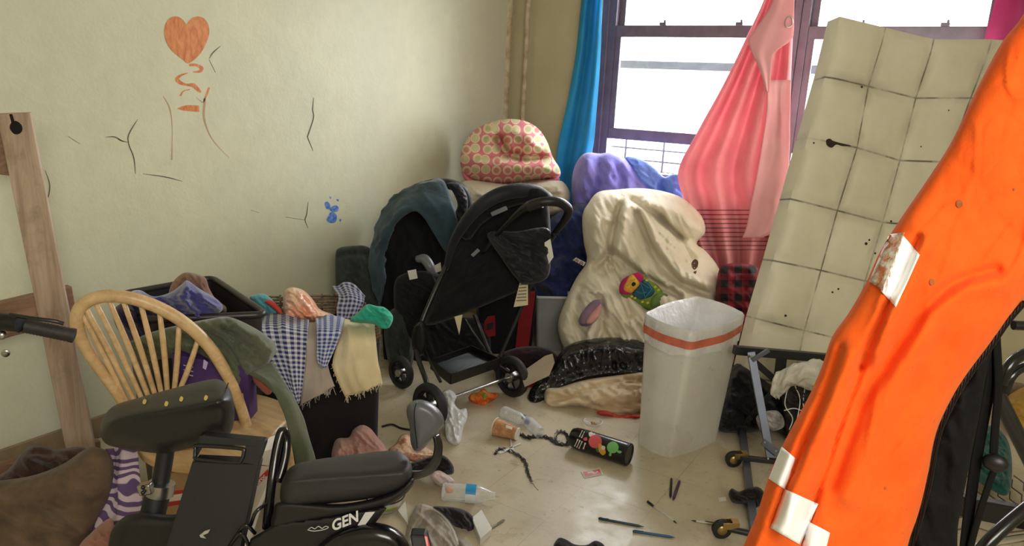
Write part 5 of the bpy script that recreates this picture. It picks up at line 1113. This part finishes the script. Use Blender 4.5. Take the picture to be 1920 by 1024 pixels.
# pens
def pen(a, b, m, label, r=.0048, tip=None, cap=None, capm=None):
    p, q = fl(*a, r), fl(*b, r); L = (q-p).length; ax = (q-p)/L; t = thing('pen', label, 'pen', p)
    MB().lathe([(r*.5, 0), (r*.9, .002), (r, .006), (r, L-.02), (r*.9, L-.018)], p, ax, 14).build('barrel', m, t, smooth=40)
    MB().lathe([(r*.85, L-.019), (r*.3, L-.003), (r*.12, L)], p, ax, 14).build('tip', tip or m, t, smooth=40)
    if cap: MB().lathe([(r*1.1, 0), (r*1.25, .002), (r*1.25, cap), (r*1.05, cap+.003)], p, ax, 14).build('cap', capm, t, smooth=40); MB().bar(p+UP*r*1.4, p+ax*cap*.8+UP*r*1.4, .003, .002).build('clip', capm, t, smooth=0)
    else: MB().bar(p+ax*.004+UP*r*1.3, p+ax*.04+UP*r*1.3, .003, .0015).build('clip', tip or m, t, smooth=0)
P_ = lambda n, c, **k: mat(n, c, .3, **k)
pen((1122, 972), (1208, 988), P_('dark_teal_plastic', (30, 62, 78)), 'dark teal pen lying near the bottom centre of the floor')
pen((1186, 996), (1266, 1008), P_('blue_plastic', (22, 84, 128)), 'bright blue pen nearest the bottom edge')
pen((1214, 941), (1270, 982), M_CLR, 'clear ballpoint pen with black cap', .004, M_BLACK, .035, M_BLACK)
pen((1274, 903), (1262, 938), P_('purple_plastic', (76, 44, 98)), 'purple pen lying in the bin shadow', .006)
pen((1259, 898), (1257, 934), P_('black_plastic_pen', (34, 28, 40)), 'short black pen beside the purple pen', .0052)
pen((1342, 983), (1296, 976), P_('white_plastic_pen', (214, 208, 198)), 'white pen with black tip beside the lower caster', .0045, M_BLACK)
pen((946, 975), (914, 996), M_STEEL, 'silver pen beside the white box near the bottom edge', .0042)
# wrappers and bags
s = NT('orange_foil'); s.color(s.mix(s.mapr(s.noise(22, 3), .42, .6), lin((226, 92, 34)), lin((240, 150, 60)))); s.b.inputs['Roughness'].default_value = .2; s.bump(s.noise(40, 4, .6, None, 1.), .8, .02); M_FOIL = s.m
ob = inflate([(878, 748), (884, 738), (896, 736), (906, 728), (916, 736), (934, 738), (930, 748), (916, 756), (908, 768), (896, 764), (888, 758)], 3.60, .025, .03, wr=(.015, 10, 30, 1.5))
cbt = tree(ob); cbg = tag(ob.build('snack_bag', M_FOIL, smooth=180), 'crumpled orange snack bag on the floor under the stroller axle', 'snack bag')
decal(cbt, [(902, 740), (908, 736), (914, 741), (908, 748)], 'printed_patch', mat('olive_print', (140, 146, 44), .3), cbg, .003)
M_WFILM = mat('white_bag_film', (236, 236, 240), .35, bump=.6, bs=22, bd=.03)
ob = inflate([(830, 736), (842, 730), (856, 742), (852, 756), (862, 768), (874, 766), (876, 784), (868, 806), (864, 828), (852, 836), (838, 826), (834, 806), (832, 780), (838, 760)], lind(730, 3.42, 836, 3.12), .05, .05, wr=(.02, 18, 70, 2.2))
tag(ob.build('plastic_bag', M_WFILM, smooth=180), 'crumpled white plastic bag standing beside the left stroller wheel', 'plastic bag')
# clothes around the passenger seat
M_DPNK = cloth('dusty_pink_cloth', (196, 154, 140), (170, 128, 120), .95, wr=.5)
ob = inflate([(622, 858), (626, 832), (634, 822), (654, 820), (662, 806), (678, 797), (694, 803), (708, 820), (722, 838), (728, 866), (680, 880), (640, 880)], lind(797, 2.82, 880, 2.66), .06, .08, wr=(.02, 24, 40, 2), folds=[([(655, 822), (662, 840), (660, 860)], 5, -.025)])
tag(ob.build('garment', M_DPNK, smooth=180), 'dusty pink garment on the floor in front of the hamper', 'garment')
s = NT('peach_floral'); s.color(s.mix(s.mapr(s.noise(20, 3), .5, .58), lin((218, 186, 160)), lin((184, 126, 104)))); s.b.inputs['Roughness'].default_value = .9; s.bump(s.noise(20, 3), .4, .02); M_FLOR = s.m
ob = inflate([(728, 844), (742, 832), (752, 816), (768, 816), (778, 836), (800, 840), (814, 852), (806, 866), (776, 866), (748, 858)], lind(816, 2.98, 866, 2.84), .03, .05, wr=(.015, 16, 30, 2))
tag(ob.build('garment', M_FLOR, smooth=180), 'peach patterned garment on the floor behind the passenger seat', 'garment')
M_BLKC = cloth('black_cotton', (34, 31, 36), rough=.9, wr=.5)
ob = inflate([(764, 872), (790, 862), (820, 852), (838, 858), (850, 874), (850, 888), (836, 890), (820, 884), (800, 892), (774, 892)], 2.78, .04, .05, wr=(.015, 16, 20, 2))
tag(ob.build('garment', M_BLKC, smooth=180), 'black garment twisted on the floor beside the backrest bracket', 'garment')
ob = inflate([(806, 890), (822, 882), (838, 890), (852, 902), (840, 910), (826, 912), (812, 902)], 2.72, .025, .04, wr=(.01, 14, 40, 2))
tag(ob.build('sock', cloth('pale_pink_cotton', (222, 200, 200), rough=.95, wr=.4), smooth=180), 'pale pink sock at the base end of the labelled bottle', 'sock')
tag(MB().tube([fl(x, y, .006) for x, y in ((716, 800), (735, 796), (752, 803), (775, 806), (792, 802))], .005, 8, sm=5).build('cable', M_BLACK, smooth=180), 'black cable on the floor to the right of the hamper', 'cable')
M_GSAT = cloth('grey_satin', (168, 158, 146), (140, 130, 120), .5, wr=.4, ws=9, sheen=.2)
ob = inflate([(762, 992), (775, 958), (787, 944), (812, 951), (834, 966), (850, 986), (862, 1006), (884, 1020), (900, 1050), (860, 1090), (790, 1090), (756, 1040)], lind(944, 2.56, 1090, 2.2), .07, .1, rim=26, wr=(.015, 30, 60, 2.5), folds=[([(776, 1000), (796, 970), (806, 960)], 6, -.03), ([(800, 1010), (815, 985), (810, 965)], 6, -.02), ([(858, 1006), (862, 1030)], 4, -.03)])
gct = tree(ob); gc = tag(ob.build('jacket', M_GSAT, smooth=180), 'grey satin jacket crumpled at the bottom edge beside the rear fender', 'jacket')
MB().tube([(hit(gct, x, y, .002) or D(x, y, 2.5)) for x, y in [tuple(p) for p in cr([(790, 948), (812, 955), (832, 970), (846, 990), (854, 1008), (858, 1022)], 6)]], .006, 8).build('piping', mat('light_grey_piping', (198, 192, 184), .6), gc, smooth=180)
ob = inflate([(812, 952), (832, 950), (858, 953), (880, 962), (894, 980), (904, 1006), (898, 1024), (876, 1018), (858, 1000), (842, 978)], 2.50, .05, .07, wr=(.02, 26, 60, 2))
tag(ob.build('garment', M_BLKC, smooth=180), 'black garment lying behind the grey satin jacket', 'garment')
wb = [fl(884, 984, .0), fl(902, 968, .0), fl(922, 1004, .0), fl(900, 1024, .0)]
tag(MB().prism(wb, V(0, 0, .03)).build('box', mat('white_card', (226, 224, 218), .6), bevel=.002, smooth=0), 'small white box beside the silver pen', 'box')
ob = inflate([(1036, 1034), (1046, 1010), (1060, 1011), (1078, 1021), (1100, 1022), (1118, 1014), (1136, 1030), (1126, 1080), (1050, 1080)], lind(1010, 2.40, 1080, 2.25), .02, .05, wr=(.012, 18, 30, 2))
tag(ob.build('garment', M_BLKC, smooth=180), 'black garment at the bottom centre edge of the floor', 'garment')
# food bowl behind the passenger seat
c0 = fl(722, 952, 0); fb = thing('food_bowl', 'clear takeaway bowl with green and orange food behind the passenger seat', 'bowl', c0)
MB().lathe([(.001, .002), (.05, .002), (.066, .03), (.074, .055)], c0, UP, 32, cap=(True, False)).build('bowl', M_CLR, fb, smooth=180)
MB().lathe([(.073, .053), (.077, .056), (.073, .059)], c0, UP, 32, cap=(False, False)).build('rim', M_BLACK, fb, smooth=180)
MB().ball(c0+V(.012, -.01, .03), (.055, .05, .022)).build('food', mat('salad', (206, 120, 70), .7, col2=(82, 150, 60), vs=30), fb, smooth=180)
tag(MB().prism([fl(746, 962), fl(760, 944), fl(766, 990)], V(0, 0, .012)).build('napkin', M_PAPER, smooth=0), 'folded white paper napkin between the bowl and the grey jacket', 'napkin')
# ------------------------------------------------------------------ folded bed frame and heap at right
M_FST = mat('blue_grey_steel', (112, 118, 134), .35, metal=.6); M_FBK = mat('black_angle_iron', (36, 37, 42), .4)
M_BRS = mat('brass', (186, 158, 104), .35, metal=.9)
bfr = thing('folding_bed_frame', 'black and blue-grey steel folding bed frame with brass casters under the mattress', 'bed frame', V(*(G(1410, 880)).xy, 0))
bars = [('top_rail', (1376, 656, 3.24), (1760, 690, 3.40), .03, .04, M_FBK), ('leg', (1408, 660, 3.20), (1446, 866, 3.02), .036, .012, M_FST), ('bracket', (1410, 676, 3.18), (1442, 656, 3.18), .022, .008, M_FST),
        ('strut', (1412, 676, 3.26), (1464, 722, 3.30), .03, .01, M_FBK), ('upright', (1466, 664, 3.30), (1460, 720, 3.32), .05, .012, M_FBK), ('strut', (1470, 712, 3.3), (1400, 790, 3.34), .03, .01, M_FBK),
        ('link', (1430, 828, 3.03), (1468, 858, 3.0), .03, .008, M_FST), ('caster_arm', (1388, 858, 3.03), (1460, 866, 2.99), .024, .02, M_FBK)]
for nm, a, b, w_, h_, m in bars: MB().bar(D(*a), D(*b), w_, h_, -hd if nm in ('leg', 'bracket', 'strut', 'upright', 'link') else UP).build(nm, m, bfr, bevel=.002)
p, q = G(1391, 800, .02), G(1414, 1000, .02); MB().bar(p, q, .03, .035).build('floor_rail', M_FST, bfr, bevel=.002)
for x, y in ((1408, 668), (1434, 830), (1440, 860), (1455, 846)): MB().ball(D(x, y, (3.17 if y < 700 else 2.98)), .006).build('rivet', M_STEEL, bfr)
def caster(c, ax, root):
    c = Vector(c); ax = Vector(ax).normalized(); mb = MB(); r = .036
    mb.lathe([(r*.8, -.012), (r, -.009), (r, .009), (r*.8, .012), (r*.55, .012), (r*.55, -.012)], c, ax, 28); w_ = mb.build('caster', M_RUB, root, smooth=40)
    MB().lathe([(r*.55, .010), (r*.5, .0135), (r*.2, .015), (.001, .017)], c, -ax, 24).build('caster_hub', M_BRS, w_, smooth=60)
    n = (rt*.9+UP*.2).normalized(); k = ax*.014
    MB().bar(c-ax*.016+UP*.02, c-ax*.016+n*.05+UP*.012, .026, .003, ax).bar(c+ax*.016+UP*.02, c+ax*.016+n*.05+UP*.012, .026, .003, ax).bar(c-ax*.017+n*.048+UP*.016, c+ax*.017+n*.048+UP*.016, .026, .02).build('caster_fork', M_BRS, w_, smooth=30)
caster(G(1375, 861, .037), hd, bfr); caster(G(1353, 992, .037), hd, bfr)
MB().tube([G(1368, 992, .042), G(1460, 1012, .042)], .012, 12).build('caster_arm', M_FBK, bfr)
M_BLKH = cloth('black_heap_cloth', (26, 25, 30), (18, 18, 22), .7, wr=.6)
ob = inflate([(1346, 802), (1350, 770), (1362, 724), (1374, 688), (1392, 682), (1420, 700), (1452, 724), (1500, 748), (1560, 760), (1560, 830), (1480, 815), (1440, 806), (1400, 812), (1360, 812)], lind(682, 3.62, 812, 3.40), .10, .04, rim=26, wr=(.03, 26, 40, 2))
tag(ob.build('garment_heap', M_BLKH, smooth=180), 'heap of black garments on the floor behind the bed frame leg', 'garments')
ob = inflate([(1422, 800), (1418, 782), (1434, 772), (1456, 770), (1468, 782), (1470, 800), (1452, 808), (1438, 804), (1428, 810)], 3.26, .03, .05, wr=(.02, 16, 30, 1.8))
tag(ob.build('cloth', cloth('grey_white_cotton', (196, 190, 186), (96, 90, 92), .9, wr=.5, vs=14), smooth=180), 'crumpled grey-white cloth on the floor behind the bed frame leg', 'cloth')
ob = sheet([[(1456, 698, 3.14), (1490, 684, 3.12), (1530, 676, 3.10), (1566, 688, 3.10)], [(1449, 720, 3.13), (1478, 706, 3.09), (1516, 694, 3.06), (1560, 706, 3.08)], [(1446, 738, 3.13), (1468, 724, 3.10), (1500, 712, 3.08), (1552, 724, 3.09)], [(1456, 750, 3.15), (1464, 742, 3.14), (1486, 724, 3.14), (1546, 736, 3.12)]], 8, 8, wr=(.022, .07, 1.6))
tag(ob.build('plastic_bag', mat('translucent_film', (214, 210, 198), .35, bump=.5, bs=24, bd=.03), smooth=180, solid=.004), 'pale translucent plastic bag hanging on the bed frame by the orange jacket', 'plastic bag')
mb = MB(); ob = inflate([(1468, 724), (1500, 712), (1548, 712), (1560, 800), (1520, 830), (1480, 824), (1470, 780)], 3.28, .05, .1, wr=(.03, 18, 40, 2))
o = tag(ob.build('wire_basket', mat('dark_brown_tangle', (58, 48, 44), .8, col2=(24, 22, 22), vs=26), smooth=180), 'dark tangled bundle with loose white wires beneath the translucent bag', 'wire bundle')
for k, P in enumerate((((1476, 730), (1472, 760), (1486, 784), (1480, 806)), ((1490, 722), (1500, 750), (1494, 790)), ((1510, 720), (1506, 760), (1516, 800)), ((1470, 770), (1490, 766), (1512, 774)))):
    MB().tube([D(x, y, 3.21) for x, y in P], .0025, 6, sm=5).build('wire', M_WHITE, o, smooth=180)
ob = inflate([(1366, 928), (1372, 916), (1386, 922), (1404, 914), (1424, 914), (1434, 930), (1424, 952), (1410, 958), (1396, 948), (1376, 944)], 2.74, .04, .05, wr=(.015, 14, 30, 2))
tag(ob.build('glove', M_BLKC, smooth=180), 'crumpled black glove on the floor rail of the bed frame', 'glove')
tag(MB().prism([G(1346, 936), G(1360, 933), G(1362, 939), G(1348, 941)], V(0, 0, .004)).build('paper_scrap', M_PAPER, smooth=0), 'tiny white paper scrap on the floor left of the black glove', 'paper scrap')
# ------------------------------------------------------------------ orange high-visibility jacket close to the camera
s = NT('orange_fleece'); c = s.mix(s.mapr(s.noise(14, 4, .6), .35, .68), lin((242, 100, 32)), lin((234, 88, 25)))
c = s.mix(s.math('MULTIPLY', s.mapr(s.noise(90, 2, .5), .70, .78), .5), c, lin((170, 56, 18))); s.color(c); s.b.inputs['Roughness'].default_value = .9; s.b.inputs['Sheen Weight'].default_value = .3; s.b.inputs['Sheen Tint'].default_value = lin((255, 170, 110)); s.b.inputs['Specular IOR Level'].default_value = .15
s.bump(s.noise(700, 3, .6), .35, .002); s.bump(s.noise(10, 3), .15, .02); M_ORF = s.m
HO = [(1990, -120), (1922, 22), (1878, 80), (1830, 170), (1784, 266), (1738, 338), (1682, 420), (1648, 476), (1624, 530), (1592, 586), (1560, 632), (1540, 690), (1516, 744), (1490, 792), (1464, 842), (1440, 898), (1420, 962), (1396, 1020), (1376, 1090), (1690, 1110), (1702, 1024), (1722, 963), (1738, 898), (1754, 814), (1783, 749), (1816, 697), (1856, 645), (1920, 560), (2010, 460), (2060, 200), (2060, -120)]
ob = inflate(HO, lambda x, y: .98-(y-500)*.00008, .05, .06, rim=60, step=6, wr=(.006, 120, 115, 3), n=4, cre=0, folds=[
    ([(1722, 444), (1690, 520), (1650, 600), (1614, 688)], 7, -0.0150), ([(1738, 450), (1700, 540), (1640, 660)], 16, 0.0150), ([(1614, 690), (1580, 780), (1536, 915), (1500, 1040)], 8, -0.0180), ([(1595, 660), (1560, 760), (1510, 880), (1470, 1000)], 18, 0.0195),
    ([(1870, 506), (1820, 520), (1763, 550), (1680, 655), (1620, 752), (1560, 910)], 10, -0.0135), ([(1880, 530), (1800, 552), (1730, 640), (1660, 760), (1590, 930)], 22, 0.0150), ([(1560, 640), (1530, 730), (1480, 850), (1440, 960), (1410, 1040)], 9, 0.0120), ([(1575, 650), (1545, 740), (1496, 860), (1450, 980)], 6, -0.0150),
    ([(1784, 300), (1830, 330), (1856, 390), (1900, 440), (1960, 470)], 11, -0.0020), ([(1680, 560), (1640, 680)], 8, 0.0090)])
hot = tree(ob)
ho = tag(ob.build('orange_jacket', M_ORF, smooth=180), 'bright orange fleece work jacket with white reflective bands hanging close at right', 'jacket')
M_REF = mat('reflective_white', (252, 252, 252), .5, var=.03); s = NT('worn_reflective'); s.color(s.mix(s.mapr(s.noise(60, 4, .7), .45, .6), lin((214, 208, 196)), lin((186, 110, 66)))); s.b.inputs['Roughness'].default_value = .5; s.bump(s.noise(80, 3), .6, .004); M_REFW = s.m
def patch(poly, nm, m, off=.004):
    # quad strip across the cloth surface
    (a, b, c_, d_) = [np.array(p, float) for p in poly]; n = 12; mb = MB(); f = onto(hot, off, .95)
    for i in range(n+1):
        for j in range(n+1):
            u, v = i/n, j/n; p = (a*(1-u)+b*u)*(1-v)+(d_*(1-u)+c_*u)*v; mb.v.append(f(*p))
    mb.f = [[i*(n+1)+j, (i+1)*(n+1)+j, (i+1)*(n+1)+j+1, i*(n+1)+j+1] for i in range(n) for j in range(n)]
    return mb.build(nm, m, ho, smooth=180, fixn=False, solid=.001)
patch([(1667, 440), (1696, 436), (1660, 548), (1630, 528)], 'worn_reflective_band', M_REFW); patch([(1692, 440), (1724, 478), (1680, 576), (1652, 546)], 'reflective_band', M_REF)
patch([(1466, 838), (1492, 860), (1472, 918), (1442, 898)], 'reflective_band', M_REF); patch([(1471, 917), (1534, 945), (1500, 1022), (1445, 990)], 'reflective_band', M_REF); patch([(1516, 978), (1556, 999), (1546, 1040), (1500, 1040)], 'reflective_band', M_REF)
M_SPOT = mat('brown_spot', (168, 92, 46), .9)
for x, y, r in ((1799, 382, 6), (1748, 529, 5), (1661, 916, 2), (1902, 355, 2)): decal(hot, circ(x, y, r, 8, 1.3), 'spot', M_SPOT, ho, .002, 2)
M_LIN_ = cloth('black_lining', (14, 13, 15), rough=.8, wr=.3, sheen=0)
inflate([(1930, 556), (1872, 632), (1852, 690), (1836, 780), (1812, 900), (1796, 990), (1786, 1100), (1690, 1100), (1703, 1020), (1724, 950), (1742, 880), (1758, 808), (1790, 742), (1830, 680), (1880, 612)], 1.02, .02, .03, rim=20, wr=(.008, 40, 80, 3)).build('lining', M_LIN_, ho, smooth=180)
zp = [(1922, 566), (1890, 604), (1858, 650), (1820, 700), (1788, 752), (1760, 816), (1744, 900), (1728, 964), (1708, 1026), (1696, 1080)]
zs = NT('zip_teeth'); zs.color(lin((22, 22, 24))); zs.b.inputs['Roughness'].default_value = .35; wv_ = zs.add('ShaderNodeTexWave'); wv_.inputs['Scale'].default_value = 110; zs.l.new(zs.coords(), wv_.inputs['Vector']); zs.bump(wv_.outputs[1], 1., .004)
MB().tube([D(x, y, .965) for x, y in [tuple(p) for p in cr(zp, 8)]], .0035, 8).build('zipper', zs.m, ho, smooth=180)
# ------------------------------------------------------------------ black tubular frame with straps behind the jacket
fs = thing('pushchair', 'black tubular pushchair frame with hanging straps at the bottom right', 'pushchair', V(*(D(1880, 1000, 1.35)).xy, 0))
tub([(1878, 720, 1.42), (1890, 690, 1.42), (1912, 668, 1.43), (1960, 652, 1.45), (2020, 650, 1.46)], .011, 'handle_tube', M_GLOSS, fs)
tub([(1884, 736, 1.46), (1896, 706, 1.46), (1920, 688, 1.47), (1970, 676, 1.49), (2020, 676, 1.5)], .010, 'handle_tube', M_GLOSS, fs)
tub([(1860, 720, 1.5), (1900, 800, 1.48), (1960, 920, 1.46)], .016, 'frame_bar', M_BLKM, fs)
MB().bar(D(1780, 942, 1.62), D(1960, 978, 1.5), .03, .05).build('cross_bar', M_BLACK, fs, bevel=.004)
tub([(1820, 1060, 1.34), (1870, 1000, 1.35), (1990, 900, 1.4)], .014, 'frame_tube', M_GLOSS, fs)
tub([(1800, 1040, 1.55), (1860, 1018, 1.52), (1990, 1000, 1.45)], .009, 'chrome_tube', M_STEEL, fs)
tub([(1900, 610, 1.5), (1940, 612, 1.5)], .010, 'frame_tube', M_BLKM, fs)
pz = D(1990, 900, 1.4); MB().tube([D(1960, 920, 1.46), V(*(D(1960, 920, 1.46)).xy, 0)], .014, 12).build('leg', M_BLKM, fs)
sb_ = lambda P, w_: sheet([[(x-w_, y, 1.30), (x+w_, y, 1.32)] for x, y in P], 3, 6).build('strap', M_LIN_, fs, smooth=60, solid=.004)
sb_([(1862, 632), (1856, 720), (1838, 820), (1822, 920), (1808, 1040)], 9); sb_([(1868, 630), (1872, 720), (1866, 800), (1862, 866)], 6)
sb_([(1872, 860), (1850, 920), (1826, 1000), (1812, 1060)], 5); MB().ball(D(1866, 868, 1.29), (.022, .014, .018)).build('buckle', M_BLACK, fs)
ob = inflate([(1876, 770), (1896, 738), (1940, 722), (2010, 740), (2010, 830), (1940, 826), (1900, 812)], lind(722, 3.9, 830, 3.4), .12, .15, wr=(.03, 30, 20, 2))
tag(ob.build('blanket', cloth('mustard_cloth', (196, 156, 62), (160, 122, 48), .9, wr=.5), smooth=180), 'mustard yellow blanket on the floor at the right edge behind the black frame', 'blanket')
ob = inflate([(1796, 858), (1806, 820), (1830, 800), (1870, 802), (1892, 832), (1898, 880), (1890, 928), (1860, 920), (1826, 896)], lind(800, 3.15, 928, 2.72), .08, .1, wr=(.03, 26, 60, 2))
tag(ob.build('towel', cloth('sea_green_cloth', (36, 96, 88), (26, 72, 70), .95, wr=.5), smooth=180), 'sea green towel on the floor seen through the black frame', 'towel')
sg = thing('bed_spring_mesh', 'rusty wire spring mesh lying on the floor at the bottom right', 'spring mesh', G(1850, 970))
M_RUST = mat('rusty_wire', (120, 104, 92), .6, metal=.5)
for k in range(6):
    P = [G(1796+k*22+i*9+(5 if i % 2 else -5), 862+i*14+k*6, .03+.02*(i % 2)) for i in range(8)]
    MB().tube(P, .003, 6).build('wire', M_RUST, sg, smooth=180)
for k in range(3): MB().tube([G(1786, 950+k*22, .02), G(1830, 946+k*22, .03), G(1870, 956+k*22, .02), G(1930, 950+k*22, .03)], .003, 6, sm=4).build('wire', M_RUST, sg, smooth=180)
# ------------------------------------------------------------------ groups of like things
GROUPS = {'pen': 'pens scattered on the floor', 'plastic_fork': 'white plastic forks on the floor', 'water_bottle': 'clear bottles lying on the floor', 'curtain': 'curtains at the windows',
          'gingham_cloth': 'gingham cloths on the hamper', 'cotton_cloth': 'cotton cloths on the hamper', 'comforter': 'comforters heaped under the window', 'stroller': 'strollers by the left wall', 'wrapper': 'red wrappers on the floor',
          'garment': 'garments dropped about the room', 'garment_heap': 'dark heaps of garments on the floor', 'duffel_bag': 'soft bags around the strollers', 'hair_strands': 'hair strands on the floor'}
for o in sc.objects:
    k = o.name.split('.')[0]
    if o.parent is None and k in GROUPS: o['group'] = GROUPS[k]
